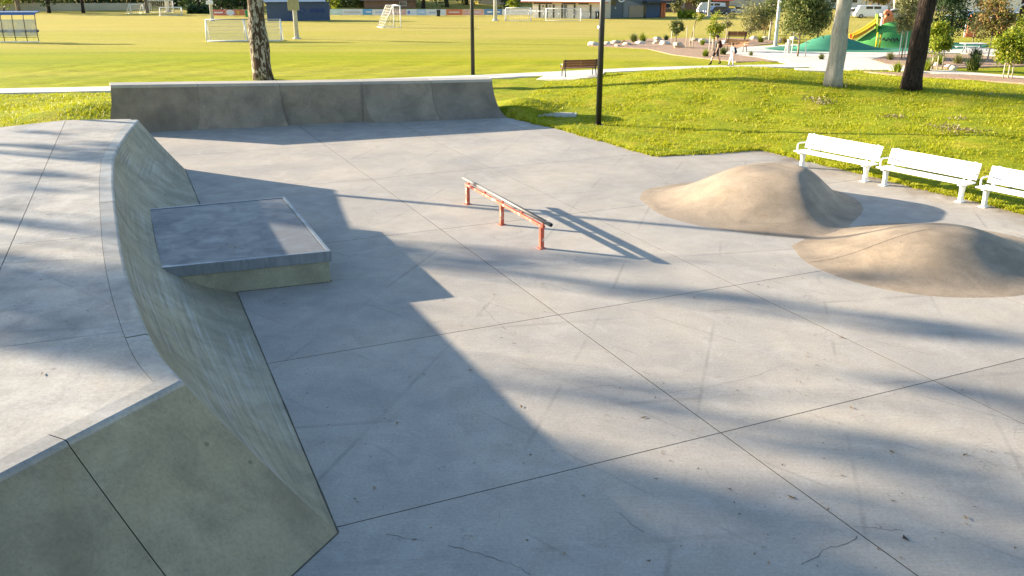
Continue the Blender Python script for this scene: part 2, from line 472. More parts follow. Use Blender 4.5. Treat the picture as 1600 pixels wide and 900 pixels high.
class MB:
    def __init__(self):
        self.v = []; self.f = []; self.sm = []; self.uv = {}
    def add(self, vs, fs, smooth=False):
        b = len(self.v)
        self.v += [tuple(x) for x in vs]
        for f in fs:
            self.f.append(tuple(i + b for i in f)); self.sm.append(smooth)
        return self
    def box(self, c, s, rz=0.0, rx=0.0, ry=0.0):
        m = Matrix.Translation(c) @ Matrix.Rotation(rz, 4, 'Z') @ Matrix.Rotation(ry, 4, 'Y') @ Matrix.Rotation(rx, 4, 'X')
        h = [x / 2 for x in s]
        vs = [m @ Vector((sx * h[0], sy * h[1], sz * h[2])) for sz in (-1, 1) for sx, sy in ((-1, -1), (1, -1), (1, 1), (-1, 1))]
        return self.add(vs, [(3, 2, 1, 0), (4, 5, 6, 7), (0, 1, 5, 4), (1, 2, 6, 5), (2, 3, 7, 6), (3, 0, 4, 7)])
    def tube(self, pts, rad, seg=8, smooth=True, cap=True, start=0.0):
        pts = [Vector(p) for p in pts]
        if not hasattr(rad, '__len__'):
            rad = [rad] * len(pts)
        vs = []
        up = Vector((0, 0, 1))
        for i, p in enumerate(pts):
            d = (pts[min(i + 1, len(pts) - 1)] - pts[max(i - 1, 0)]).normalized()
            ref = up if abs(d.z) < 0.9 else Vector((1, 0, 0))
            a = d.cross(ref).normalized(); b = a.cross(d).normalized()
            for k in range(seg):
                t = start + 2 * math.pi * k / seg
                vs.append(p + (a * math.cos(t) + b * math.sin(t)) * rad[i])
        fs = []
        for i in range(len(pts) - 1):
            for k in range(seg):
                k2 = (k + 1) % seg
                fs.append((i * seg + k, i * seg + k2, (i + 1) * seg + k2, (i + 1) * seg + k))
        self.add(vs, fs, smooth)
        if cap:
            n = len(pts)
            b0 = len(self.v) - len(vs)
            self.f.append(tuple(b0 + k for k in range(seg))[::-1]); self.sm.append(False)
            self.f.append(tuple(b0 + (n - 1) * seg + k for k in range(seg))); self.sm.append(False)
        return self
    def prism(self, pts, z0, z1):
        n = len(pts)
        vs = [(x, y, z0) for x, y in pts] + [(x, y, z1) for x, y in pts]
        fs = [tuple(range(n))[::-1], tuple(range(n, 2 * n))] + [(i, (i + 1) % n, n + (i + 1) % n, n + i) for i in range(n)]
        return self.add(vs, fs)
    def extrude_profile(self, prof, x0, x1):
        """profile in (y, z), extruded along x"""
        n = len(prof)
        vs = [(x0, y, z) for y, z in prof] + [(x1, y, z) for y, z in prof]
        fs = [tuple(range(n)), tuple(range(n, 2 * n))[::-1]] + [(i, n + i, n + (i + 1) % n, (i + 1) % n) for i in range(n)]
        return self.add(vs, fs)
    def loft(self, rows, smooth=True, uvs=None):
        """rows of equally many points"""
        n = len(rows[0])
        vs = [p for r in rows for p in r]
        fs = []
        for i in range(len(rows) - 1):
            for k in range(n - 1):
                fs.append((i * n + k, i * n + k + 1, (i + 1) * n + k + 1, (i + 1) * n + k))
        b = len(self.v)
        self.add(vs, fs, smooth)
        if uvs:
            for j, u in enumerate([q for r in uvs for q in r]):
                self.uv[b + j] = u
        return self
    def mesh(self, name, off=(0, 0, 0)):
        me = bpy.data.meshes.new(name)
        o = Vector(off)
        me.from_pydata([tuple(Vector(v) - o) for v in self.v], [], self.f)
        me.polygons.foreach_set('use_smooth', self.sm)
        if self.uv:
            lay = me.uv_layers.new(name='UVMap')
            for lp in me.loops:
                lay.data[lp.index].uv = self.uv.get(lp.vertex_index, (0, 0))
        me.validate(); me.update()
        bm = bmesh.new(); bm.from_mesh(me)
        bmesh.ops.recalc_face_normals(bm, faces=bm.faces[:])
        bm.to_mesh(me); bm.free()
        return me
    def build(self, name, mat, parent=None, off=(0, 0, 0), bevel=0.0, seg=2):
        o = link(name, self.mesh(name, off), mat, parent)
        if bevel:
            b = o.modifiers.new('bevel', 'BEVEL'); b.width = bevel; b.segments = seg; b.limit_method = 'ANGLE'; b.angle_limit = R(35)
        return o

def np_mesh(name, V, k):
    """V: (n*k, 3) array, consecutive k verts make one face"""
    me = bpy.data.meshes.new(name)
    nv = len(V); nf = nv // k
    me.vertices.add(nv); me.loops.add(nv); me.polygons.add(nf)
    me.vertices.foreach_set('co', np.ascontiguousarray(V, dtype=np.float32).ravel())
    me.loops.foreach_set('vertex_index', np.arange(nv, dtype=np.int32))
    me.polygons.foreach_set('loop_start', np.arange(0, nv, k, dtype=np.int32))
    me.polygons.foreach_set('loop_total', np.full(nf, k, dtype=np.int32))
    me.update(calc_edges=True)
    return me

def leaf_quads(C, ln, wd, droop=0.5):
    """rhombic leaves at centres C with random directions, hanging a little"""
    n = len(C)
    d = rng.normal(size=(n, 3)); d[:, 2] -= droop
    d /= np.linalg.norm(d, axis=1)[:, None]
    q = rng.normal(size=(n, 3))
    w = np.cross(d, q); w /= np.linalg.norm(w, axis=1)[:, None] + 1e-9
    L = (ln * rng.uniform(0.6, 1.3, n))[:, None]; W = (wd * rng.uniform(0.7, 1.3, n))[:, None]
    V = np.empty((n, 4, 3))
    V[:, 0] = C - d * L * 0.5; V[:, 1] = C + w * W * 0.5; V[:, 2] = C + d * L * 0.5; V[:, 3] = C - w * W * 0.5
    return V.reshape(-1, 3)

def copy_tree(o, parent=None, loc=None, rz=None):
    c = o.copy(); col.objects.link(c)
    c.parent = parent
    for ch in list(o.children):
        copy_tree(ch, c)
    if loc is not None: c.location = loc
    if rz is not None: c.rotation_euler = (0, 0, rz)
    return c

# ------------------------------------------------------------------ ground
def axis(parts):
    out = []
    for a, b, st in parts:
        out += list(np.arange(a, b, st))
    return out
xs = axis([(-600, -200, 80), (-200, -60, 14), (-60, -30, 2.5), (-30, 34, 0.36), (34, 60, 2.5), (60, 200, 14), (200, 601, 80)])
ys = axis([(-300, -40, 40), (-40, -8, 6), (-8, 62, 0.36), (62, 90, 2), (90, 230, 5), (230, 1301, 90)])
gv = []
for y in ys:
    for x in xs:
        z = gz(x, y)
        if -16 < x < 24 and -9 < y < 38 and inside(x, y, SLAB):
            z = -0.22
        elif -30 < x < 34 and 10 < y < 60:
            z += 0.035 * math.sin(x * 1.7 + 0.6 * y) * math.sin(y * 1.3 - 0.4 * x) + 0.02 * math.sin(3.1 * x) * math.sin(2.7 * y + x)
        gv.append((x, y, z))
nx = len(xs)
gf = [(j * nx + i, j * nx + i + 1, (j + 1) * nx + i + 1, (j + 1) * nx + i) for j in range(len(ys) - 1) for i in range(nx - 1)]
gm = bpy.data.meshes.new('ground')
gm.from_pydata(gv, [], gf)
gm.polygons.foreach_set('use_smooth', [True] * len(gf))
tag(link('ground', gm, M['ground']), kind='structure')

# ------------------------------------------------------------------ panels cut from an outline by joint lines
def cut_panels(outline, z, thick, fam1, fam2, d1, d2, gap, mat, name, parent, off=(0, 0, 0)):
    """fam1: offsets of the lines with direction d1 (measured along its normal), fam2 the same for d2"""
    n1 = Vector((-d1.y, d1.x, 0)); n2 = Vector((-d2.y, d2.x, 0))
    A = [-1e3] + sorted(fam1) + [1e3]; B = [-1e3] + sorted(fam2) + [1e3]
    for i in range(len(A) - 1):
        for j in range(len(B) - 1):
            bm = bmesh.new()
            bm.faces.new([bm.verts.new((x, y, z)) for x, y in outline])
            for nrm, lo, hi in ((n1, A[i], A[i + 1]), (n2, B[j], B[j + 1])):
                for val, sg in ((lo, 1), (hi, -1)):
                    if abs(val) > 900 or not bm.faces:
                        continue
                    co = nrm * (val + sg * gap / 2)
                    bmesh.ops.bisect_plane(bm, geom=bm.verts[:] + bm.edges[:] + bm.faces[:], plane_co=co, plane_no=nrm * sg, clear_inner=True, dist=1e-5)
            if not bm.faces or sum(f.calc_area() for f in bm.faces) < 0.05:
                bm.free(); continue
            r = bmesh.ops.extrude_face_region(bm, geom=bm.faces[:])
            bmesh.ops.translate(bm, verts=[g for g in r['geom'] if isinstance(g, bmesh.types.BMVert)], vec=(0, 0, -thick))
            bmesh.ops.recalc_face_normals(bm, faces=bm.faces[:])
            bmesh.ops.translate(bm, verts=bm.verts[:], vec=-Vector(off))
            me = bpy.data.meshes.new(name)
            bm.to_mesh(me); bm.free()
            link(name, me, mat, parent)

DA = Vector((math.cos(R(23.9)), math.sin(R(23.9)), 0))
DC = Vector((math.cos(R(-65.4)), math.sin(R(-65.4)), 0))
def offs(d, pts):
    n = Vector((-d.y, d.x, 0))
    return [n.x * x + n.y * y for x, y in pts]

bed = MB().prism(SLAB, -0.16, -0.0018)
skate_floor = bed.build('skate_floor', M['slab_bed'])
tag(skate_floor, kind='structure')
famA = offs(DA, [(0.79, 13.58), (2.64, 9.57), (-1.59, 18.85), (-4.05, 24.0), (-6.4, 29.2), (4.5, 5.6), (6.4, 1.5)])
famC = offs(DC, [(0.79, 13.58), (5.98, 11.08), (9.6, 12.7), (-3.5, 11.65), (13.2, 14.3), (-8.3, 15.0)])
# the column of joints at the foot of the ramp runs on towards the camera only
famC = famC[:3] + famC[4:5]
cut_panels(SLAB, 0.0, 0.12, famA, famC, DA, DC, 0.016, M['floor'], 'floor_panel', skate_floor)

# cracks that the photograph shows in the floor
def crack(px, w):
    pts = []
    P = [G(*q) for q in px]
    for a, b in zip(P[:-1], P[1:]):
        n = max(2, int((b - a).length / 0.06))
        for i in range(n):
            p = a.lerp(b, i / n)
            pts.append(p + Vector((random.uniform(-.02, .02), random.uniform(-.02, .02), 0)))
    pts.append(P[-1])
    rows = []
    for i, p in enumerate(pts):
        d = (pts[min(i + 1, len(pts) - 1)] - pts[max(i - 1, 0)]).normalized()
        s = Vector((-d.y, d.x, 0)) * w * random.uniform(0.25, 1.0) * 0.5
        rows.append([p + s + Vector((0, 0, .003)), p - s + Vector((0, 0, .003))])
    MB().loft(rows, False).build('crack', M['slab_bed'], skate_floor)
crack([(1340, 836), (1325, 850), (1292, 857), (1275, 868), (1252, 882)], 0.009)
crack([(1335, 823), (1368, 826), (1412, 829)], 0.006)
crack([(700, 853), (748, 866), (800, 880), (830, 898)], 0.007)
crack([(605, 833), (630, 842), (662, 845)], 0.006)
crack([(970, 800), (988, 818), (1006, 832)], 0.008)
crack([(1046, 613), (1075, 610), (1130, 600), (1180, 588), (1225, 570)], 0.004)
crack([(890, 612), (925, 604), (960, 602)], 0.004)
crack([(753, 480), (770, 497), (790, 515)], 0.005)

# ------------------------------------------------------------------ left quarter pipe with deck
DZ = 1.55
cop = [G(x, y, DZ) for x, y in [(217, 187), (195, 215), (180, 243), (177, 270), (178, 300), (184, 350), (192, 400), (212, 470), (245, 545), (287, 595)]]
foot_ends = [Vector((-9.77, 25.36, 0)), Vector((-1.8, 7.49, 0))]
def catmull(P, n):
    Q = [P[0] * 2 - P[1]] + P + [P[-1] * 2 - P[-2]]
    out = []
    for i in range(1, len(Q) - 2):
        for k in range(n):
            t = k / n
            a, b, c, d = Q[i - 1], Q[i], Q[i + 1], Q[i + 2]
            out.append(0.5 * ((2 * b) + (c - a) * t + (2 * a - 5 * b + 4 * c - d) * t * t + (3 * b - a - 3 * c + d) * t ** 3))
    out.append(P[-1].copy())
    return out
cop = catmull(cop, 6)
ln = [0.0]
for a, b in zip(cop[:-1], cop[1:]):
    ln.append(ln[-1] + (b - a).length)
LT = ln[-1]
front_dir = Vector((-0.4413, -0.8974, 0))
front_foot_dir = Vector((-0.42, -0.9075, 0))
NV = 22
def profile(top, ft, w):
    """points from coping down to the floor; w = how curved"""
    out = []
    for k in range(NV + 1):
        v = k / NV
        ph = v * math.pi / 2
        hx = w * (1 - math.cos(ph)) + (1 - w) * v
        hz = w * (1 - math.sin(ph)) + (1 - w) * (1 - v)
        out.append(Vector((top.x + (ft.x - top.x) * hx, top.y + (ft.y - top.y) * hx, top.z * hz)))
    return out
qp = empty('quarter_pipe', (-8.0, 15.0, 0), 0, 'large concrete quarter pipe with raised deck and curved edge at the left', 'skate ramp')
QO = qp.location
rows, uvs = [], []
for c, l in zip(cop, ln):
    u = l / LT
    ft = foot_ends[0].lerp(foot_ends[1], u)
    w = 0.05 + 0.62 * math.sin(math.pi * min(1, u)) ** 0.7
    top = Vector((c.x, c.y, DZ - 0.045))
    rows.append(profile(top, ft + Vector((0, 0, 0)), w))
    uvs.append([(l, v / NV * 2.2) for v in range(NV + 1)])
hip = rows[-1]
# main curved face, closed behind by the deck block below
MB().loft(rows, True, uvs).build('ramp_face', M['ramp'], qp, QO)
# far end wall below the first profile
e0 = rows[0]
MB().add([p for p in e0] + [Vector((e0[0].x, e0[0].y, 0))], [tuple(range(len(e0) + 1))]).build('end_wall', M['ramp'], qp, QO)
# front bank: panels from the hip towards the camera
def bank_row(q):
    """profile of the front bank at distance q along its coping; square to the coping from the first joint on"""
    fq = q * 1.30 if q < 1.335 else 1.735 + (q - 1.335)
    top = hip[0] + front_dir * q; ft_ = hip[-1] + front_foot_dir * fq
    return [Vector((top.x + (ft_.x - top.x) * kx, top.y + (ft_.y - top.y) * kx, p.z)) for p, kx in zip(hip, HK)]
HK = [(p - hip[0]).to_2d().length / (hip[-1] - hip[0]).to_2d().length for p in hip]
def bank(s0, s1, name):
    rws, uu = [], []
    for q in np.linspace(s0, s1, 9):
        rws.append(bank_row(q)); uu.append([(q, k / NV * 2.0) for k in range(NV + 1)])
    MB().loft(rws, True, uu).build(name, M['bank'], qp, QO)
bank(0.0, 1.33, 'bank_face')
bank(1.34, 4.6, 'bank_face')
bank(4.61, 12.0, 'bank_face')
for q0_, q1_ in ((1.25, 1.42), (4.5, 4.7)):     # dark joint filler just behind the gaps
    MB().loft([[p - Vector((0.7, -0.34, 0.63)) * 0.012 for p in bank_row(q)] for q in (q0_, q1_)]).build('joint', M['slab_bed'], qp, QO)
def floor_ribbon(line, w, name, parent, off):
    rw = []
    for i_, p_ in enumerate(line):
        d_ = line[min(i_ + 1, len(line) - 1)] - line[max(i_ - 1, 0)]
        n_ = Vector((-d_.y, d_.x, 0)).normalized() * w * random.uniform(.3, .7)
        rw.append([p_ + n_ + Vector((0, 0, .004)), p_ - n_ + Vector((0, 0, .004))])
    MB().loft(rw, False).build(name, M['grime'], parent, off)
M['grime'] = plain('joint_grime', (0.10, 0.09, 0.07), 0.95, var=0.4, scale=4)
floor_ribbon([foot_ends[0].lerp(foot_ends[1], k / 90) + Vector((.006, .003, 0)) for k in range(91)], 0.019, 'foot_joint', qp, QO)
floor_ribbon([bank_row(q)[-1] + Vector((.008, -.003, 0)) for q in np.linspace(0, 6, 60)], 0.019, 'foot_joint', qp, QO)
# coping: rounded concrete nose swept along the deck edge
fine_front = [cop[-1] + front_dir * s for s in (0.6, 1.335, 3.0, 4.6, 8.0, 12.0)]
edge = cop + fine_front
def miter(pts, i):
    d1 = (pts[i] - pts[max(i - 1, 0)]); d2 = (pts[min(i + 1, len(pts) - 1)] - pts[i])
    if d1.length < 1e-6: d1 = d2
    if d2.length < 1e-6: d2 = d1
    n1 = Vector((-d1.y, d1.x, 0)).normalized(); n2 = Vector((-d2.y, d2.x, 0)).normalized()
    return (n1 + n2) / (1 + n1.dot(n2))
MIT = [miter(edge, i) for i in range(len(edge))]
WID = 0.25
COPROF = [(-WID, -0.12), (-WID, 0.003), (-0.04, 0.003), (-0.016, -0.003), (0.0, -0.018), (0.006, -0.04), (0.004, -0.14)]
def sweep_coping(i0, i1, name, shift=0.0):
    rws = []
    for i in range(i0, i1 + 1):
        p = edge[i]
        if i == i0 and shift: p = p.lerp(edge[i + 1], shift)
        rws.append([Vector((p.x, p.y, DZ)) + MIT[i] * a + Vector((0, 0, b)) for a, b in COPROF])
    MB().loft(rws, False).build(name, M['coping'], qp, QO)
j = len(cop) - 1
sweep_coping(0, 26, 'coping')
sweep_coping(26, j - 8, 'coping', 0.05)
sweep_coping(j - 8, j + 2, 'coping', 0.08)
sweep_coping(j + 2, len(edge) - 1, 'coping', 0.006)
# deck panels
inner = [edge[i] - MIT[i] * (WID + 0.005) for i in range(len(edge))]
deck_out = [(p.x, p.y) for p in inner] + [(-22, -4.5), (-22, 14.5), (-13.9, 23.47), (-12.77, 24.7), (inner[0].x - 0.02, inner[0].y + 0.2)]
MB().prism(deck_out, 0.0, DZ - 0.1).build('deck_core', M['bank'], qp, QO)
DJ = Vector((0.386, -0.922, 0)).normalized(); DK = Vector((math.cos(R(21)), math.sin(R(21)), 0))
cut_panels(deck_out, DZ, 0.08, offs(DK, [(-6.42, 13.08), (-4.32, 9.23), (-8.6, 17.2), (-10.5, 21.0), (-2.6, 5.5)]),
           offs(DJ, [(-9.84, 17.8), (-13.6, 16.2)]), DK, DJ, 0.012, M['deck'], 'deck_panel', qp, QO)

# ------------------------------------------------------------------ steel edged ledge box against the ramp
BZ = 0.60
bl, br, fr, fl = G(234, 327, BZ), G(445, 308, BZ), G(517, 393, BZ), G(252, 419, BZ)
gb = empty('grind_box', (-5.6, 16.6, 0), 0, 'low concrete ledge box with steel edging set into the curved ramp', 'grind box')
GO = gb.location
ux = (fr - fl).normalized(); uy = (br - fr).normalized()
def bpt(p, a, b, z):
    q = p + ux * a + uy * b
    return (q.x, q.y, z)
core = [bpt(fl, -0.75, 0.03, 0)[:2], bpt(fr, -0.04, 0.03, 0)[:2], bpt(br, -0.04, -0.03, 0)[:2], bpt(bl, -0.3, -0.03, 0)[:2]]
MB().prism(core, -0.02, BZ - 0.012).build('concrete_base', M['box'], gb, GO, 0.008)
plate = [bpt(fl, 0.0, 0.075, 0)[:2], bpt(fr, -0.085, 0.075, 0)[:2], bpt(br, -0.085, -0.075, 0)[:2], bpt(bl, 0.0, -0.075, 0)[:2]]
MB().prism(plate, BZ - 0.008, BZ).build('top_plate', M['plate'], gb, GO)
fA, fB, fC = Vector(bpt(fl, 0.4, 0.02, 0)), Vector(bpt(fr, -0.03, 0.02, 0)), Vector(bpt(br, -0.03, -0.02, 0))
floor_ribbon([fA.lerp(fB, k / 40) for k in range(41)] + [fB.lerp(fC, k / 50) for k in range(1, 51)], 0.03, 'base_joint', gb, GO)
def angle_bar(a, b, inward, drop, name):
    a, b = Vector(a), Vector(b); i = Vector(inward)
    m = MB()
    z1 = BZ + 0.007
    m.add([a + Vector((0, 0, z1 - a.z)), b + Vector((0, 0, z1 - b.z)), b + i * 0.07 + Vector((0, 0, z1 - b.z)), a + i * 0.07 + Vector((0, 0, z1 - a.z)),
           a + Vector((0, 0, BZ - drop - a.z)), b + Vector((0, 0, BZ - drop - b.z))], [(0, 1, 2, 3), (4, 5, 1, 0)])
    o = m.build(name, M['steel'], gb, GO)
    s = o.modifiers.new('solid', 'SOLIDIFY'); s.thickness = 0.008; s.offset = 0
    bv = o.modifiers.new('bevel', 'BEVEL'); bv.width = 0.006; bv.segments = 2
angle_bar(bpt(fl, -0.25, 0, BZ), bpt(fr, 0, 0, BZ), uy, 0.19, 'edge_angle')
angle_bar(bpt(fr, 0, 0, BZ), bpt(br, 0, 0, BZ), -ux, 0.16, 'edge_angle')
angle_bar(bpt(br, 0, 0, BZ), bpt(bl, 0, 0, BZ), -uy, 0.12, 'edge_angle')

# ------------------------------------------------------------------ grind rail
gr = empty('grind_rail', G(784, 351), 0, 'red painted low grind rail with round steel bar on the open floor', 'grind rail')
RO = gr.location
posts = [G(846, 388), G(784, 351), G(731, 319)]
rd = (posts[2] - posts[0]).normalized(); ra = math.atan2(rd.y, rd.x)
RH = 0.46
for p in posts:
    MB().box((p.x, p.y, RH / 2), (0.085, 0.085, RH), ra).build('post', M['red_paint'], gr, RO, 0.006)
    MB().box((p.x, p.y, 0.006), (0.15, 0.15, 0.012), ra).build('foot_plate', M['red_paint'], gr, RO)
mid = (posts[0] + posts[2]) / 2
ll = (posts[2] - posts[0]).length
MB().box((mid.x, mid.y, RH + 0.032), (ll + 0.20, 0.07, 0.055), ra).build('beam', M['red_paint'], gr, RO, 0.006)
a = posts[0] - rd * 0.30; b = posts[2] + rd * 0.42
sd2 = Vector((-rd.y, rd.x, 0)) * -0.065
MB().tube([a + sd2 + Vector((0, 0, RH + 0.118)), b + sd2 + Vector((0, 0, RH + 0.118))], 0.043, 16).build('round_bar', M['bar_steel'], gr, RO)
MB().tube([a + sd2 - rd * 0.002 + Vector((0, 0, RH + 0.118)), a + sd2 - rd * 0.006 + Vector((0, 0, RH + 0.118))], 0.032, 16).build('bar_hole', M['dark_hole'], gr, RO)
for k in range(5):
    q = posts[0].lerp(posts[2], k / 4) + sd2 * 0.5
    MB().box((q.x, q.y, RH + 0.07), (0.05, 0.05, 0.04), ra).build('bracket', M['red_paint'], gr, RO)

# ------------------------------------------------------------------ long quarter pipe at the back
lr = empty('long_quarter_pipe', (-7.5, 34.5, 0), 0, 'long grey concrete quarter pipe along the far end of the floor', 'skate ramp')
LO = lr.location
FT = [G(x, y) for x, y in [(160, 211), (309, 202.5), (452, 197), (587, 192), (690, 188), (794, 184)]]
TPX = [(172, 133.5), (309, 131.5), (436, 130), (565, 127.8), (674, 126), (769, 124)]
TH = [1.72, 1.66, 1.6, 1.55, 1.5, 1.46]
TP = [G(x, y, h) for (x, y), h in zip(TPX, TH)]
for i in range(5):
    t0, t1, f0, f1 = TP[i], TP[i + 1], FT[i], FT[i + 1]
    w = 0.8
    if i == 2:                       # the recessed middle panel has a tighter curve
        n = Vector((-0.2, 0.98, 0)) * 0.5
        f0 = f0 + n; f1 = f1 + n; w = 0.95
    g = (t1 - t0).normalized() * 0.006
    rws = []
    for k in range(9):
        u = k / 8
        rws.append(profile((t0 + g).lerp(t1 - g, u), (f0 + g).lerp(f1 - g, u), w))
    # closed block: back and sides
    m = MB().loft(rws, True)
    for r in (rws[0], rws[-1]):
        m.add(list(r) + [Vector((r[0].x, r[0].y, 0))], [tuple(range(len(r) + 1))])
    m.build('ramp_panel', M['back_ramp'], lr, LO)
    back0 = Vector((-0.42, 0.9, 0)).lerp(Vector((-0.2, 0.98, 0)), i / 5) * 0.9
    back1 = Vector((-0.42, 0.9, 0)).lerp(Vector((-0.2, 0.98, 0)), (i + 1) / 5) * 0.9
    cap0, cap1 = t0 - Vector((-0.2, 0.98, 0)) * 0.02, t1 - Vector((-0.2, 0.98, 0)) * 0.02
    m = MB()
    v = [cap0 + g, cap1 - g, cap1 - g + back1, cap0 + g + back0]
    m.add([q + Vector((0, 0, 0.012)) for q in v] + [q - Vector((0, 0, 0.10)) for q in v], [(0, 1, 2, 3), (7, 6, 5, 4), (0, 1, 5, 4), (1, 2, 6, 5), (2, 3, 7, 6), (3, 0, 4, 7)])
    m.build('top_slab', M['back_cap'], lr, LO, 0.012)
    m = MB()
    v = [t0 + Vector((-.2, .98, 0)) * 0.05, t1 + Vector((-.2, .98, 0)) * 0.05, t1 + back1 * 0.97, t0 + back0 * 0.97]
    m.add([Vector((q.x, q.y, 0.0)) for q in v] + [q - Vector((0, 0, 0.101)) for q in v], [(3, 2, 1, 0), (4, 5, 6, 7), (0, 1, 5, 4), (1, 2, 6, 5), (2, 3, 7, 6), (3, 0, 4, 7)])
    m.build('rear_block', M['back_ramp'], lr, LO)

# ------------------------------------------------------------------ concrete humps
def hump(name, outline, peak, h, label, power=1.0, flat=0.0, seams=()):
    c = Vector((peak[0], peak[1], 0))
    root = MB()
    ang = []
    P = [Vector((x, y, 0)) for x, y in outline]
    P = catmull(P + [P[0]], 6)[:-1]
    NR = 26
    rws = []
    for k in range(NR + 1):
        rho = 1 - k / NR
        f = (0.5 * (1 + math.cos(math.pi * max(0, (rho - flat) / (1 - flat))))) ** power
        rws.append([c + (p - c) * max(rho, 0.001) + Vector((0, 0, h * f - (0.012 if k == 0 else 0) + 0.004)) for p in P] )
    rws = [r + [r[0]] for r in rws]
    root.loft(rws, True)
    o = root.build(name, M['hump'], None, c)
    o.location = c
    # weld the seam
    bm = bmesh.new(); bm.from_mesh(o.data)
    bmesh.ops.remove_doubles(bm, verts=bm.verts[:], dist=0.0015)
    bm.to_mesh(o.data); bm.free()
    def ribbon(line, w, nm):
        rw = []
        for i_, p_ in enumerate(line):
            d_ = line[min(i_ + 1, len(line) - 1)] - line[max(i_ - 1, 0)]
            n_ = Vector((-d_.y, d_.x, 0)).normalized() * w / 2
            rw.append([p_ + n_ - c + Vector((0, 0, .004)), p_ - n_ - c + Vector((0, 0, .004))])
        MB().loft(rw, False).build(nm, M['slab_bed'], o)
    for k_ in seams:
        ribbon([r_[k_] for r_ in rws[1:-3]], 0.008, 'seam')
    tag(o, label, 'concrete hump', 'concrete humps')
    return o
H1 = [(3.2, 21.7), (3.6, 22.8), (5.1, 23.7), (6.9, 24.1), (8.3, 23.4), (8.9, 22.0), (8.75, 20.7), (8.0, 19.4), (6.9, 18.0), (4.9, 18.6), (3.6, 19.9)]
hump('concrete_hump', H1, (6.95, 21.7), 0.84, 'taller tan concrete hump with a steep shaded side, near the first white bench', 1.35, 0.19, (4, 34))
H2 = [(5.9, 17.6), (5.85, 16.4), (6.35, 15.25), (7.3, 14.5), (8.45, 14.35), (9.5, 14.6), (10.8, 15.5), (11.5, 16.9), (11.2, 18.3), (10.0, 19.3), (8.6, 19.35), (7.1, 18.8)]
hump('concrete_hump', H2, (8.9, 16.95), 0.56, 'lower wide tan concrete hump nearest the camera', 1.15, 0.08, (6, 42))

# ------------------------------------------------------------------ white benches
def make_white_bench():
    r = empty('park_bench', (0, 0, 0))
    L = 2.46
    # local: x along the bench, -y is the front; front feet at y = 0
    sy = 0.02
    for k, (y, z, tilt) in enumerate([(-0.12, 0.452, 0.05), (0.035, 0.446, 0.02), (0.19, 0.442, 0.0)]):
        MB().box((0, y, z), (L, 0.148, 0.036), 0, -tilt).build('seat_plank', M['white_paint'], r, bevel=0.009)
    for k in range(3):
        z = 0.56 + k * 0.128
        MB().box((0, 0.285 + k * 0.036, z), (L, 0.03, 0.122), 0, -0.27).build('back_plank', M['white_paint'], r, bevel=0.009)
    for s in (-1, 1):
        x = s * 1.06
        prof = [(-0.055, 0.0), (0.10, 0.0), (0.085, 0.03), (0.075, 0.22), (0.10, 0.34), (0.26, 0.40), (0.31, 0.50), (0.42, 0.88), (0.385, 0.89), (0.275, 0.53), (0.22, 0.43), (-0.16, 0.43), (-0.17, 0.40), (-0.06, 0.36), (-0.035, 0.22), (-0.045, 0.03)]
        MB().extrude_profile(prof, x - 0.038, x + 0.038).build('leg', M['white_paint'], r, bevel=0.006)
        MB().box((x, 0.02, 0.008), (0.17, 0.24, 0.016)).build('foot_plate', M['white_paint'], r, bevel=0.004)
        xa = s * 1.15
        MB().tube([(xa, -0.13, 0.46), (xa, -0.135, 0.60), (xa, -0.12, 0.655), (xa, -0.06, 0.675), (xa, 0.10, 0.672), (xa, 0.24, 0.655), (xa, 0.30, 0.63)],
                  [0.024, 0.022, 0.022, 0.021, 0.021, 0.021, 0.021], 8).build('armrest', M['white_paint'], r)
    return r
wb = make_white_bench()
bdir = Vector((0.546, -0.838, 0)); brz = math.atan2(bdir.y, bdir.x)
f0 = (G(1252, 262) + G(1350, 283)) / 2
f0 = Vector((f0.x, f0.y, 0.0))
labs = ['white slatted bench farthest from the camera, beside the taller hump', 'white slatted bench in the middle of the row of three', 'white slatted bench nearest the camera, cut by the right edge of the picture']
grp = 'white benches along the edge of the floor'
for i in range(3):
    o = wb if i == 0 else copy_tree(wb)
    o.location = f0 + bdir * (2.80 * i)
    o.rotation_euler = (0, 0, brz); o.scale = (1.03, 1.1, 1.1)
    tag(o, labs[i], 'bench', grp)

# ------------------------------------------------------------------ ground sheets: paths, beds, rubber
def sheet(name, px, dz, mat, kind=None, label=None, cat=None, thick=None):
    """polygon given by outline pixels on the ground, triangulated finely so that it follows the terrain"""
    P = [GT(*q) for q in px]
    bm = bmesh.new()
    f = bm.faces.new([bm.verts.new((p.x, p.y, 0)) for p in P])
    for ax in (0, 1):
        lo = min(p[ax] for p in P); hi = max(p[ax] for p in P)
        st = 1.2 if hi - lo < 60 else 2.0
        c = lo + st
        while c < hi:
            co = [0, 0, 0]; co[ax] = c
            no = [0, 0, 0]; no[ax] = 1
            bmesh.ops.bisect_plane(bm, geom=bm.verts[:] + bm.edges[:] + bm.faces[:], plane_co=co, plane_no=no, dist=1e-4)
            c += st
    for v in bm.verts:
        v.co.z = gz(v.co.x, v.co.y) + dz
    r = bmesh.ops.extrude_face_region(bm, geom=bm.faces[:])
    bmesh.ops.translate(bm, verts=[g for g in r['geom'] if isinstance(g, bmesh.types.BMVert)], vec=(0, 0, -0.3))
    bmesh.ops.recalc_face_normals(bm, faces=bm.faces[:])
    me = bpy.data.meshes.new(name); bm.to_mesh(me); bm.free()
    o = link(name, me, mat)
    tag(o, label, cat, kind=kind)
    return o

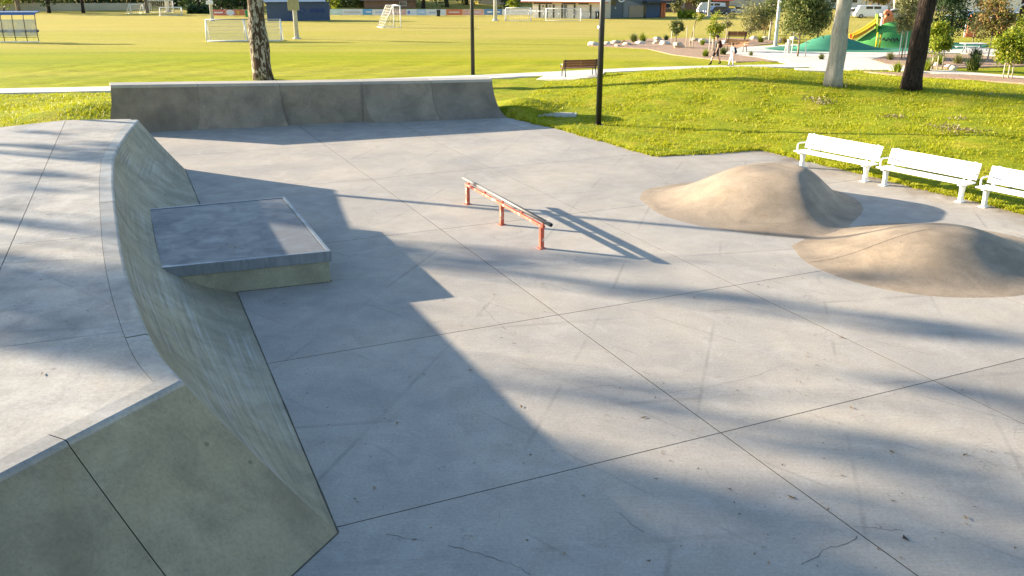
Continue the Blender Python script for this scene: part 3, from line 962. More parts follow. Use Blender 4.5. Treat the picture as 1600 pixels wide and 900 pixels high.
def strip(name, center, width, dz, mat):
    C = catmull([Vector((x, y, 0)) for x, y in center], 8)
    rws = []
    for i, p in enumerate(C):
        d = (C[min(i + 1, len(C) - 1)] - C[max(i - 1, 0)]).normalized()
        o = Vector((-d.y, d.x, 0))
        row = []
        for a in (-0.5, -0.25, 0, 0.25, 0.5):
            q = p + o * a * width
            zz = gz(p.x, p.y) * 0.5 + gz(q.x, q.y) * 0.5
            row.append(Vector((q.x, q.y, zz + dz)))
        rws.append([row[0] - Vector((0, 0, .25))] + row + [row[-1] - Vector((0, 0, .25))])
    o = MB().loft(rws, False).build(name, mat)
    tag(o, kind='structure')
    return o
strip('footpath', [(-70, 37.0), (-45, 40.2), (-25.4, 43.4), (-20.4, 44.3), (-10, 47.0), (-0.7, 50.0), (5, 52.0), (12, 54.6), (16, 55.6), (20, 56.2), (24.6, 54.6)], 1.9, 0.06, M['path'])
strip('footpath', [(22.5, 55.6), (25.3, 52.6), (28.6, 48.4), (33, 44), (40, 39.5)], 2.2, 0.055, M['path'])
sheet('bench_pad', [(838, 126), (850, 120), (945, 114), (940, 121), (900, 125)], 0.065, M['path'], kind='structure')
sheet('plaza', [(1262, 106), (1180, 90), (1130, 84), (1160, 74), (1240, 70), (1340, 72), (1420, 76), (1500, 74), (1600, 80), (1660, 90), (1600, 91), (1500, 84), (1430, 84), (1385, 88), (1360, 94), (1378, 101), (1425, 105), (1400, 110), (1330, 111)], 0.045, M['path'], kind='structure')
sheet('mulch_bed', [(918, 72), (945, 66), (1000, 61), (1060, 60), (1130, 60), (1180, 61), (1225, 66), (1160, 74), (1130, 84), (1180, 90), (1262, 95), (1225, 97), (1150, 97), (1100, 92), (1050, 86), (1012, 77), (960, 74)], 0.04, M['mulch'], kind='structure')
sheet('mulch_bed', [(1362, 95), (1386, 89), (1430, 86), (1500, 86), (1600, 93), (1600, 104), (1530, 106), (1480, 108), (1425, 104), (1382, 101)], 0.075, M['mulch'], kind='structure')
sheet('mulch_bed', [(1350, 113.5), (1425, 116), (1500, 118), (1600, 124), (1660, 129), (1660, 138), (1600, 132), (1500, 125), (1400, 119)], 0.07, M['mulch'], kind='structure')
sheet('rubber_surface', [(1192, 76), (1240, 72), (1300, 74), (1420, 76), (1470, 79), (1380, 83), (1255, 82), (1215, 80)], 0.055, M['rubber_green'], kind='structure')
sheet('rubber_surface', [(1455, 79), (1465, 66), (1500, 68), (1545, 72), (1520, 77)], 0.062, M['rubber_green'], kind='structure')

# ------------------------------------------------------------------ grass blades on the near slopes
def blades(n, xr, yr, h, wd, seed, keep):
    g = np.random.default_rng(seed)
    X = g.uniform(xr[0], xr[1], n); Y = g.uniform(yr[0], yr[1], n)
    pts = []
    for x, y in zip(X, Y):
        if keep(x, y):
            pts.append((x, y, gz(x, y) - 0.03))
    P = np.array(pts)
    m = len(P)
    out = []
    for k in range(4):
        b = P + np.c_[g.normal(0, 0.05, m), g.normal(0, 0.05, m), np.zeros(m)]
        th = g.uniform(0, 2 * np.pi, m)
        w = np.c_[np.cos(th), np.sin(th), np.zeros(m)] * (wd * g.uniform(0.6, 1.4, m))[:, None]
        ln_ = h * g.uniform(0.5, 1.4, m)
        lean = np.c_[g.normal(0, 0.45, m), g.normal(0, 0.45, m), np.ones(m)] * ln_[:, None]
        V = np.empty((m, 3, 3))
        V[:, 0] = b - w; V[:, 1] = b + w; V[:, 2] = b + lean
        out.append(V.reshape(-1, 3))
    return np.concatenate(out)
def on_rough(x, y):
    if -18 < x < 24 and y < 40 and inside(x, y, SLAB):
        return False
    if y - 0.27 * x > 48.4:
        return False
    if y > 36 + (0.27 * x + 12.4 if x < 0 else 99):
        return False
    return True
B1 = blades(62000, (-0.2, 24), (16, 56), 0.08, 0.015, 3, lambda x, y: on_rough(x, y) and x > (36 - y) * -0.2 - 0.2 and x < 0.66 * y + 1.5 and (y < 44 or x > 1.0))
B3 = blades(2600, (-0.2, 24), (16, 56), 0.13, 0.024, 8, lambda x, y: on_rough(x, y) and x > (36 - y) * -0.2 - 0.2 and x < 0.66 * y + 1.5 and (y < 44 or x > 1.0))
gE = np.random.default_rng(21)
EP = []
for (x1, y1), (x2, y2) in zip(SLAB[4:10], SLAB[5:11]):
    L_ = math.hypot(x2 - x1, y2 - y1)
    for _ in range(int(L_ * 60)):
        t_ = gE.random(); w_ = gE.normal(0.02, 0.05) + 0.05 * math.sin(t_ * L_ * 2.3) + 0.03 * math.sin(t_ * L_ * 6.1)
        EP.append((x1 + (x2 - x1) * t_ - (y2 - y1) / L_ * w_, y1 + (y2 - y1) * t_ + (x2 - x1) / L_ * w_))
EV = np.array([(x, y, 0.0) for x, y in EP]); mE = len(EV)
B4 = []
for k in range(3):
    th = gE.uniform(0, 6.28, mE); w = np.c_[np.cos(th), np.sin(th), np.zeros(mE)] * 0.014
    V = np.empty((mE, 3, 3)); b_ = EV + np.c_[gE.normal(0, .03, (mE, 2)), np.zeros(mE)]
    V[:, 0] = b_ - w; V[:, 1] = b_ + w; V[:, 2] = b_ + np.c_[gE.normal(0, .05, (mE, 2)), gE.uniform(.04, .11, mE)]
    B4.append(V.reshape(-1, 3))
B4 = np.concatenate(B4)
B2 = blades(9000, (-27, -14), (26, 43), 0.10, 0.017, 4, lambda x, y: y < 42.0 + 0.22 * (x + 25) and y > 30)
me = np_mesh('grass', np.concatenate([B1, B2, B3, B4]), 3)
tag(link('grass', me, M['grass']), 'rough green grass growing on the slopes around the skate floor', 'grass', kind='stuff')
# dead clippings that lie on the slope
cl = []
for px, py, n, sp in [(1497, 207, 150, 0.4), (1470, 200, 60, 0.3), (1500, 188, 40, 0.2), (1285, 162, 90, 0.3), (1265, 157, 50, 0.2), (1393, 185, 60, 0.22), (1310, 135, 60, 0.4), (1560, 150, 60, 0.5)]:
    p = GT(px, py)
    for _ in range(n):
        x = p.x + random.gauss(0, sp); y = p.y + random.gauss(0, sp * 0.8)
        cl.append((x, y, gz(x, y) + random.uniform(0.05, 0.11)))
me = np_mesh('dead_clippings', leaf_quads(np.array(cl), 0.13, 0.035, 0.0), 4)
tag(link('dead_clippings', me, M['dead_grass']), 'pale dry leaf clumps lying on the grass slope', 'dry leaves', kind='stuff')

# ------------------------------------------------------------------ leaf litter on the concrete
lit = []
def leaf_at(x, y, z, s):
    th = random.uniform(0, 6.28)
    d = Vector((math.cos(th), math.sin(th), 0)); n = Vector((-d.y, d.x, 0))
    w = s * random.uniform(0.22, 0.42)
    c = Vector((x, y, z + 0.006)); cu = n * s * random.uniform(-0.3, 0.3)
    lift = Vector((0, 0, s * random.uniform(0.03, 0.12)))
    a, b = c - d * s / 2 + cu, c + d * s / 2 + cu + lift * 0.6
    lit.extend([a, c - n * w / 2 + lift * 0.3, b, c + n * w / 2 + lift * 0.5])
px_leaves = [(847, 445, .10), (1084, 466, .08), (815, 636, .09), (620, 662, .09), (735, 579, .10), (1393, 707, .11), (1330, 638, .11), (1236, 778, .12), (1006, 653, .12), (1507, 711, .10), (1509, 810, .10), (1413, 842, .12), (1411, 604, .07), (1185, 445, .09), (1200, 449, .07), (1218, 660, .06), (1025, 622, .08), (1037, 600, .05), (968, 607, .05), (912, 775, .06), (580, 715, .05), (586, 763, .10), (1064, 855, .05), (1372, 860, .07), (1503, 610, .05), (1288, 563, .05), (1315, 528, .10), (640, 590, .06), (1245, 596, .06), (1200, 880, .06), (66, 585, .09)]
for x, y, s in px_leaves:
    p = G(x, y, DZ if x < 200 else 0)
    leaf_at(p.x, p.y, p.z + 0.004, s)
for _ in range(230):
    p = G(random.uniform(430, 1590), random.uniform(330, 890))
    if p.x > -1.3 - (p.y - 7) * 0.45:
        leaf_at(p.x, p.y, 0, random.choice([.03, .04, .04, .05, .06]))
for _ in range(26):
    p = G(random.gauss(365, 9), random.gauss(386, 4), BZ)
    leaf_at(p.x, p.y, BZ + .004, random.uniform(.04, .09))
for _ in range(40):
    p = G(random.gauss(395, 30), random.gauss(470, 6))
    if p.x > -4.5: leaf_at(p.x, p.y, 0.01, random.uniform(.03, .07))
for _ in range(30):
    p = G(random.uniform(20, 200), random.uniform(260, 560), DZ)
    leaf_at(p.x, p.y, DZ + .005, random.uniform(.03, .07))
for _ in range(60):          # along the grass edge by the benches
    t = random.random(); p = Vector((8.4, 27.9, 0)).lerp(Vector((12.4, 20.0, 0)), t)
    leaf_at(p.x - random.uniform(0, .6), p.y - random.uniform(0, .4), 0, random.uniform(.03, .08))
me = np_mesh('leaf_litter', np.array([tuple(v) for v in lit]), 4)
tag(link('leaf_litter', me, M['litter']), 'small brown leaves scattered over the concrete', 'leaf litter', kind='stuff')

# ------------------------------------------------------------------ concrete pit lid
p = (G(840, 181) + G(903, 184)) / 2
pit = empty('pit_lid', (p.x, p.y, 0.03), R(-8), 'grey square concrete pit lid in the grass beside the long ramp', 'pit lid')
MB().box((0, 0, 0.02), (1.55, 1.15, 0.14)).build('surround', M['pit'], pit, bevel=0.015)
MB().box((0, 0, 0.098), (1.2, 0.82, 0.02)).build('cover', M['pit'], pit, bevel=0.006)

# ------------------------------------------------------------------ black lamp poles
def lamp_pole(loc, h, r, label, sticker=None):
    o = empty('lamp_pole', loc, 0, label, 'lamp pole', 'black lamp poles')
    MB().tube([(0, 0, -0.2), (0, 0, h * 0.5), (0, 0, h)], [r * 1.08, r, r * 0.85], 8).build('pole', M['black_paint'], o)
    MB().box((0, 0, 0.02), (0.34, 0.34, 0.03)).build('base_plate', M['black_paint'], o)
    MB().box((0.32, 0, h + 0.03), (0.85, 0.16, 0.07)).build('lamp_head', M['black_paint'], o, bevel=0.02)
    MB().box((0.42, 0, h - 0.012), (0.5, 0.12, 0.012)).build('lamp_lens', M['goal_white'], o)
    if sticker:
        MB().tube([(-r - 0.002, -0.04, sticker), (-r - 0.03, -0.055, sticker)], 0.06, 10).build('reflector', M['goal_white'], o)
    return o
lamp_pole(G(935, 196, 0.03), 8.2, 0.105, 'black lamp pole standing in the grass by the floor edge', 3.62)
pl = GT(739, 119)
lamp_pole(pl, 8.2, 0.105, 'black lamp pole behind the far end ramp beside the footpath')
lamp_pole((-18.6, 27.0, 0.0), 8.6, 0.105, 'black lamp pole out of view, left of the raised deck')

# ------------------------------------------------------------------ trees
def tree(name, base, h, r, lean, barkm, leafm, crown, label, group=None, limbs=7, cat='tree', bulge=0.0, wob=0.12, seg=14):
    """crown: list of (centre offset xyz, radii xyz, leaves, leaf length, leaf width)"""
    o = empty(name, base, 0, label, cat, group)
    top = Vector((lean[0], lean[1], h))
    pts, rad = [], []
    n = 24
    for i in range(n + 1):
        t = i / n
        p = top * t + Vector((math.sin(t * 5.0 + base[0]) * wob * r * 2 * t, math.cos(t * 4.0 + base[1]) * wob * r * 2 * t, 0))
        k = (1 - 0.55 * t) * (1 + 0.16 * math.exp(-t * h / 0.3)) * (1 + bulge * math.exp(-((t * h - 2.0) / 0.9) ** 2))
        pts.append(p + Vector((0, 0, -0.15 if i == 0 else 0))); rad.append(r * k)
    m = MB().tube(pts, rad, seg)
    m.v = [(x + r * 0.05 * math.sin(3 * z + 3 * x / r), y + r * 0.05 * math.cos(2.6 * z + 4 * y / r), z) for x, y, z in m.v]
    m.build('trunk', barkm, o)
    cs = [c for c in crown]
    lm = MB()
    for i in range(limbs):
        c = cs[i % len(cs)]
        s = pts[int(n * random.uniform(0.55, 0.9))]
        e = Vector(c[0]) + Vector((random.uniform(-.6, .6) * c[1][0], random.uniform(-.6, .6) * c[1][1], random.uniform(-.3, .5) * c[1][2]))
        mm = s.lerp(e, 0.5) + Vector((random.uniform(-.1, .1), random.uniform(-.1, .1), 0.12)) * (e - s).length
        lm.tube([s, mm, e], [r * 0.34, r * 0.2, r * 0.06], 6)
    if limbs:
        lm.build('limbs', barkm, o)
    allv = []
    for cc, rr, nl, ll_, lw in crown:
        ncl = max(5, nl // 70)
        d = rng.normal(size=(ncl, 3)); d /= np.linalg.norm(d, axis=1)[:, None]
        rad_ = rng.uniform(0.25, 1.0, ncl) ** 0.55
        K = np.array(cc) + d * rad_[:, None] * np.array(rr)
        idx = rng.integers(0, ncl, nl)
        sc = min(rr) * 0.26
        C = K[idx] + rng.normal(size=(nl, 3)) * np.array([sc, sc, sc * 0.8])
        allv.append(leaf_quads(C, ll_, lw))
    link('crown', np_mesh('crown', np.concatenate(allv), 4), leafm, o)
    return o

b = GT(412, 125)
tree('gum_tree', b, 11.5, 0.52, (-0.55, 0.6), M['bark_spot'], M['leaf_gum'], [((-1.8, 0.5, 9.8), (2.6, 2.6, 2.0), 2600, .2, .06), ((1.0, 1.0, 11.8), (2.4, 2.4, 1.8), 2200, .2, .06)],
     'thick gum tree with mottled brown and white bark behind the long ramp', bulge=0.12, wob=0.25)
b = GT(1301, 134)
tree('gum_tree', b, 11.0, 0.385, (0.25, 0.3), M['bark_white'], M['leaf_gum'], [((0.8, 0.5, 10.0), (2.6, 2.6, 2.0), 2600, .2, .06), ((-1.2, 0.8, 11.6), (2.2, 2.2, 1.8), 1800, .2, .06)],
     'pale smooth barked gum tree standing on the grass mound', wob=0.1)
b = GT(1423, 139)
tree('gum_tree', b, 10.5, 0.43, (0.5, 0.4), M['bark_dark'], M['leaf_dark'], [((2.2, 0.5, 9.6), (2.6, 2.6, 2.0), 2600, .2, .06), ((3.2, -0.6, 11.2), (2.2, 2.2, 1.7), 1800, .2, .06)],
     'leaning tree with dark furrowed bark on the grass at the right', wob=0.1)
# trees outside the left edge whose crowns shade the near floor and dapple the deck
def shade_tree(x, y, h, crown, label):
    tree('shade_tree', (x, y, 0.0), h, 0.24, (0.3, 0.2), M['bark_white'], M['leaf_gum'], crown, label, 'trees left of the skate park', limbs=9)
AX, SX = Vector((math.cos(SUN_AZ), math.sin(SUN_AZ), 0)), Vector((-math.sin(SUN_AZ), math.cos(SUN_AZ), 0))
TAN = math.tan(SUN_EL)
TREE_A = -50.0        # the shade trees stand about 50 m up-sun
SHADE = [   # across-sun position of the trunk, leaf clumps: (across, along where the shade lands, half width, half length)
    (7.3, [(s_, a_, .55, 1.5) for s_ in (6.7, 7.4, 8.1) for a_ in (-4.8, -3.2, -1.7, -.2, 1.2)] + [(7.2, 2.9, .6, 1.2), (8.75, -3.2, .4, 1.6), (8.7, -5.0, .4, 1.3), (8.55, -.8, .35, 1.4), (7.9, 2.6, .45, 1.2), (6.8, 2.6, .5, 1.2), (7.0, 4.3, .5, 1.2), (8.0, 4.2, .5, 1.2), (8.6, 1.2, .35, 1.4), (8.8, 3.2, .35, 1.2), (7.8, -6.5, .5, 1.2)],
     'full crowned tall gum tree out of view left, shading the floor nearest the camera'),
    (10.2, [(10.6, -1.9, .32, 1.4), (9.75, 1.7, .42, 1.9), (10.3, .3, .3, 1.5), (11.9, 2.3, .42, 1.4), (9.3, 2.6, .3, 1.3), (12.4, -7.4, .3, .8), (13.4, -9.0, .4, 1.0), (11.6, 4.6, .4, 1.3)],
     'sparse tall gum tree out of view left of the deck'),
    (14.7, [(15.0, -7.4, .45, 1.1), (14.8, -1.6, .36, 2.0), (14.6, .9, .36, 2.0), (14.3, 3.0, .38, 1.4), (15.6, -6.6, .42, 2.0), (15.3, -8.6, .5, 1.6), (16.2, -3.5, .3, 1.7), (17.0, 1.2, .35, 1.1), (15.6, -11.5, .3, .9), (17.2, -12.5, .3, .8), (16.4, -9.6, .4, 1.2), (19.1, 4.4, .3, .7), (14.2, -12.2, .4, 1.0)],
     'sparse tall gum tree out of view left, farthest back'),
]
for s_, cl_, lb in SHADE:
    c0 = AX * TREE_A + SX * s_
    crown = []
    for sc_, a_, rs, ra in cl_:
        dep = random.uniform(-1.0, 1.0)
        q = SX * (sc_ - s_) + AX * dep
        rz_ = ra * TAN
        crown.append(((q.x, q.y, (a_ - TREE_A - dep) * TAN), (rs, max(rs, .5), rz_), int(430 * math.pi * rs * rz_) + 30, .2, .075))
    tree('shade_tree', (c0.x, c0.y, 0.0), 13.0, .2, (.2, .1), M['bark_white'], M['leaf_gum'], crown, lb, 'trees left of the skate park', limbs=len(crown))

# ------------------------------------------------------------------ brown bench by the path
def slat_bench(name, loc, rz, L, slat, label, back_rows=3, scale=1.0):
    r = empty(name, loc, rz, label, 'bench')
    for i in range(4):
        MB().box((0, 0.02 + i * 0.115, 0.45 + 0.0 * i), (L, 0.10, 0.035)).build('seat_slat', slat, r, bevel=0.005)
    for i in range(back_rows):
        for s in (-1, 1):
            MB().box((s * L / 4, -0.05 - i * 0.03, 0.575 + i * 0.13), (L / 2 - 0.012, 0.035, 0.12), 0, 0.22).build('back_slat', slat, r, bevel=0.005)
    for s in (-1, 1):
        x = s * (L / 2 - 0.14)
        MB().tube([(x, -0.14, 0.92), (x, -0.05, 0.55), (x, -0.02, 0.43), (x, -0.09, 0.2), (x, -0.15, 0.0)], 0.032, 8).build('leg', M['black_paint'], r)
        MB().tube([(x, -0.02, 0.42), (x, 0.40, 0.42), (x, 0.43, 0.2), (x, 0.46, 0.0)], 0.03, 8).build('leg', M['black_paint'], r)
        MB().tube([(x + s * 0.10, -0.06, 0.62), (x + s * 0.10, 0.2, 0.66), (x + s * 0.10, 0.42, 0.64), (x + s * 0.10, 0.42, 0.43)], 0.022, 8).build('armrest', M['steel'], r)
    return r
p = (GT(884, 122.5) + GT(929, 120.5)) / 2
slat_bench('park_bench', p + Vector((0, 0.1, 0.05)), R(16), 2.05, M['brown_slat'], 'brown timber slat bench seen from behind beside the footpath')

# ------------------------------------------------------------------ people
def person(loc, rz, H, joints, paint, mats, label, hair, hair_m):
    o = empty('person', loc, rz, label, 'person')
    V, E_, Rr, idx = [], [], [], {}
    for n_, (pos, r) in joints['v'].items():
        idx[n_] = len(V); V.append(tuple(Vector(pos) * H)); Rr.append(r * H)
    for a_, b_ in joints['e']:
        E_.append((idx[a_], idx[b_]))
    me = bpy.data.meshes.new('body_cage'); me.from_pydata(V, E_, []); me.update()
    ob = bpy.data.objects.new('body_cage', me); col.objects.link(ob)
    ob.modifiers.new('skin', 'SKIN')
    if not me.skin_vertices:
        bm = bmesh.new(); bm.from_mesh(me); bm.verts.layers.skin.verify(); bm.to_mesh(me); bm.free()
    for i, sv in enumerate(me.skin_vertices[0].data):
        sv.radius = (Rr[i], Rr[i]); sv.use_root = (i == idx['pelvis'])
    sb = ob.modifiers.new('sub', 'SUBSURF'); sb.levels = 2; sb.render_levels = 2
    dg = bpy.context.evaluated_depsgraph_get(); dg.update()
    nm = bpy.data.meshes.new_from_object(ob.evaluated_get(dg)); nm.name = 'body'
    bpy.data.objects.remove(ob)
    nm.materials.clear()
    for m_ in mats: nm.materials.append(m_)
    for pl_ in nm.polygons:
        c_ = pl_.center / H
        pl_.material_index = paint(c_); pl_.use_smooth = True
    link('body', nm, None, o)
    # hair / cap as a shell over the skull
    hc = Vector(joints['v']['head'][0]) * H
    bm = bmesh.new(); bmesh.ops.create_uvsphere(bm, u_segments=14, v_segments=10, radius=0.064 * H)
    for v in bm.verts:
        v.co = Vector((v.co.x * 1.08 + 0.008 * H, v.co.y * 0.92, v.co.z * 1.08)) + hc + Vector((0, 0, 0.012 * H))
    bmesh.ops.delete(bm, geom=[v for v in bm.verts if v.co.z < hc.z + 0.004 * H and v.co.x < hc.x + 0.02 * H or v.co.z < hc.z - 0.035 * H], context='VERTS')
    hm = bpy.data.meshes.new('hair'); bm.to_mesh(hm); bm.free()
    link('hair', hm, hair_m, o)
    return o
# local frame: walks towards -x
def walker(arm_a, arm_b, leg_a, leg_b):
    v = {'pelvis': ((0, 0, .52), .078), 'waist': ((-.004, 0, .60), .068), 'chest': ((-.006, 0, .72), .085), 'upper': ((-.004, 0, .80), .068), 'neck': ((-.014, 0, .855), .032),
         'chin': ((-.028, 0, .885), .042), 'head': ((-.022, 0, .935), .056), 'crown': ((-.016, 0, .968), .044), 'nose': ((-.088, 0, .928), .010)}
    e = [('pelvis', 'waist'), ('waist', 'chest'), ('chest', 'upper'), ('upper', 'neck'), ('neck', 'chin'), ('chin', 'head'), ('head', 'crown'), ('head', 'nose')]
    for s, sd_, (ax, ex, wx), (kx, ax2, az) in ((1, 'l', arm_a, leg_a), (-1, 'r', arm_b, leg_b)):
        v['sh' + sd_] = ((0, s * .105, .80), .040); v['el' + sd_] = ((ax, s * .135, .635), .027); v['wr' + sd_] = ((ex, s * .128, .50), .018); v['hd' + sd_] = ((wx, s * .122, .462), .019)
        e += [('upper', 'sh' + sd_), ('sh' + sd_, 'el' + sd_), ('el' + sd_, 'wr' + sd_), ('wr' + sd_, 'hd' + sd_)]
        for f_, (dx, dy, dz) in {'f1': (-.022, .002, -.040), 'f2': (-.008, .004, -.048), 'f3': (.006, .003, -.046), 'f4': (.018, 0, -.038), 'th': (-.034, -s * .004, -.012)}.items():
            q = v['hd' + sd_][0]
            v[f_ + sd_] = ((q[0] + dx, q[1] + s * dy, q[2] + dz), .0052); e.append(('hd' + sd_, f_ + sd_))
        v['hp' + sd_] = ((0, s * .052, .49), .060); v['kn' + sd_] = ((kx, s * .052, .285 + az * 0.5), .040); v['cf' + sd_] = ((kx * .45 + ax2 * .55, s * .052, .18 + az), .034); v['an' + sd_] = ((ax2, s * .052, .045 + az), .022)
        v['to' + sd_] = ((ax2 - .085, s * .058, .018 + az * .6), .018); v['he' + sd_] = ((ax2 + .022, s * .052, .02 + az * 1.3), .019)
        e += [('pelvis', 'hp' + sd_), ('hp' + sd_, 'kn' + sd_), ('kn' + sd_, 'cf' + sd_), ('cf' + sd_, 'an' + sd_), ('an' + sd_, 'to' + sd_), ('an' + sd_, 'he' + sd_)]
    return {'v': v, 'e': e}
M['skin'] = plain('skin', (0.50, 0.29, 0.19), 0.5, var=0.05)
M['dark_hair'] = plain('dark_hair', (0.015, 0.012, 0.012), 0.6)
M['brown_hair'] = plain('brown_hair', (0.09, 0.04, 0.02), 0.6)
M['black_cloth'] = plain('black_cloth', (0.014, 0.014, 0.016), 0.9)
M['grey_cloth'] = plain('charcoal_cloth', (0.05, 0.052, 0.055), 0.9)
M['white_cloth'] = plain('white_cloth', (0.70, 0.71, 0.72), 0.9)
M['pale_cloth'] = plain('pale_grey_cloth', (0.55, 0.60, 0.62), 0.9)
M['navy_cloth'] = plain('navy_cloth', (0.015, 0.022, 0.07), 0.85)
M['maroon_cloth'] = plain('maroon_cloth', (0.07, 0.015, 0.025), 0.85)

def paint_man(c):
    if c.z > .845: return 0
    if abs(c.y) > .098 and c.z > .40: return 0          # bare arms
    if c.z > .545: return 1
    if c.z > .30: return 2
    if c.z > .145: return 0
    return 2
def paint_kid(c):
    if c.z > .845: return 0
    if abs(c.y) > .112 and .40 < c.z < .66: return 0
    if c.z > .535: return 1
    if c.z > .055: return 2
    return 3
pm = GT(1118, 103.5)
pr = R(14)
person((pm.x, pm.y, pm.z + 0.07), pr, 1.80, walker((.03, .05, .05), (-.03, -.07, -.09), (-.10, -.17, .0), (.03, .15, .035)), paint_man,
       [M['skin'], M['grey_cloth'], M['black_cloth']], 'person in dark singlet and black shorts striding along the footpath', 'cap', M['dark_hair'])
pk = GT(1142.5, 105.0)
person((pk.x, pk.y, pk.z + 0.07), pr, 1.36, walker((-.02, -.05, -.07), (.02, .02, .02), (-.06, -.10, .0), (.02, .05, .01)), paint_kid,
       [M['skin'], M['white_cloth'], M['pale_cloth'], M['black_cloth']], 'smaller person in white shirt and pale trousers walking on the footpath', 'hair', M['brown_hair'])
def backpack(loc, rz, s, m_, label):
    o = empty('backpack', loc, rz, label, 'backpack')
    bm = bmesh.new(); bmesh.ops.create_cube(bm, size=1)
    for v in bm.verts:
        k = 0.8 if v.co.z > 0 else 1.0
        v.co = Vector((v.co.x * 0.16 * k, v.co.y * 0.29 * k, v.co.z * 0.46)) * s
    bmesh.ops.bevel(bm, geom=bm.edges[:], offset=0.045 * s, segments=3, affect='EDGES')
    me = bpy.data.meshes.new('pack'); bm.to_mesh(me); bm.free()
    link('pack', me, m_, o)
    MB().box((0.095 * s, 0, -0.07 * s), (0.05 * s, 0.2 * s, 0.2 * s)).build('pocket', m_, o, bevel=0.015)
    for sg in (-1, 1):
        MB().tube([(-0.06 * s, sg * 0.08 * s, 0.2 * s), (-0.17 * s, sg * 0.10 * s, 0.24 * s), (-0.27 * s, sg * 0.11 * s, 0.12 * s), (-0.26 * s, sg * 0.12 * s, -0.06 * s), (-0.07 * s, sg * 0.12 * s, -0.17 * s)], 0.016 * s, 6).build('strap', m_, o)
rot = Matrix.Rotation(pr, 4, 'Z')
backpack(Vector((pm.x, pm.y, pm.z + 0.07 + 1.27)) + rot @ Vector((0.215, 0, 0)), pr, 1.0, M['maroon_cloth'], 'maroon backpack worn by the person in black shorts')
backpack(Vector((pk.x, pk.y, pk.z + 0.07 + 0.92)) + rot @ Vector((0.17, 0, 0)), pr, 0.85, M['navy_cloth'], 'navy backpack worn by the smaller person in white')

# ------------------------------------------------------------------ team shelter
def shelter(loc, rz):
    r = empty('team_shelter', loc, rz, 'clear walled team shelter with blue roof edge at the left edge of the field', 'shelter')
    L, Hh = 6.0, 2.5
    n = 6
    # local: x along, +y is the open side (away from the camera), back wall leans
    for i in range(n + 1):
        x = -L + i * L / n
        MB().tube([(x, 0, 0), (x, -0.05, 1.0), (x, 0.05, Hh - 0.2), (x, 0.3, Hh), (x, 1.1, Hh + 0.08)], 0.035, 6).build('frame_rib', M['black_paint'], r)
    for i in range(n):
        x = -L + (i + 0.5) * L / n
        MB().box((x, -0.005, 1.22), (L / n - 0.07, 0.012, 1.45), 0, -0.02).build('clear_panel', M['clear'], r)
    MB().box((-L / 2, 0.66, Hh + 0.06), (L, 1.0, 0.03), 0, 0.1).build('roof_sheet', M['blue_tint'], r)
    MB().box((-L / 2, 0.1, Hh - 0.06), (L + .04, 0.05, 0.24), 0, -0.5).build('roof_edge', M['blue_tint'], r)
    MB().box((-L / 2, 0.14, Hh + 0.085), (L + .04, 0.09, 0.05)).build('roof_trim', M['goal_white'], r)
    MB().box((-L / 2, 0.30, 0.95), (L - .1, 0.30, 0.24)).build('seat', M['navy'], r)
    MB().box((-L / 2, 0.0, 0.04), (L + .1, 0.10, 0.08)).build('base_rail', M['goal_white'], r)
    MB().box((-L / 2, 0.03, 0.42), (L, 0.04, 0.04)).build('mid_rail', M['black_paint'], r)
    return r
p = GT(61, 66)
shelter(p, R(2))

# ------------------------------------------------------------------ goals
def net_panel(mb, a, b, c, d, nu, nv, r=0.012):
    """net of thin flat cords over the quad a b c d"""
    a, b, c, d = map(Vector, (a, b, c, d))
    for i in range(nu + 1):
        t = i / nu
        mb.tube([a.lerp(b, t), d.lerp(c, t)], r, 3, False, False)
    for i in range(nv + 1):
        t = i / nv
        mb.tube([a.lerp(d, t), b.lerp(c, t)], r, 3, False, False)
def goal(name, loc, rz, W, Hh, D0, D1, label, r=0.055, rx=0.0, nets=True, nu=16, nv=8, cord=0.012):
    """front frame in the xz plane, net runs back to +y"""
    o = empty(name, loc, 0, label, 'goal', 'football goals')
    o.rotation_euler = (rx, 0, rz)
    for s in (-1, 1):
        x = s * W / 2
        MB().tube([(x, 0, 0), (x, 0, Hh)], r, 8).build('post', M['goal_white'], o)
        MB().tube([(x, 0, 0), (x, D1, 0)], r * 0.8, 8).build('ground_bar', M['goal_white'], o)
        MB().tube([(x, 0, Hh), (x, D0, Hh), (x, D1, 0)], r * 0.7, 8).build('stay', M['goal_white'], o)
    MB().tube([(-W / 2, 0, Hh), (W / 2, 0, Hh)], r, 8).build('crossbar', M['goal_white'], o)
    MB().tube([(-W / 2, D1, 0), (W / 2, D1, 0)], r * 0.8, 8).build('rear_bar', M['goal_white'], o)
    if nets:
        m = MB()
        net_panel(m, (-W / 2, D0, Hh), (W / 2, D0, Hh), (W / 2, D1, 0), (-W / 2, D1, 0), nu, nv, cord)
        net_panel(m, (-W / 2, 0, Hh), (W / 2, 0, Hh), (W / 2, D0, Hh), (-W / 2, D0, Hh), nu, 2, cord)
        for s in (-1, 1):
            net_panel(m, (s * W / 2, 0, Hh), (s * W / 2, D0, Hh), (s * W / 2, D1, 0), (s * W / 2, 0, 0), 4, nv, cord)
        m.build('net', M['net'], o)
    return o
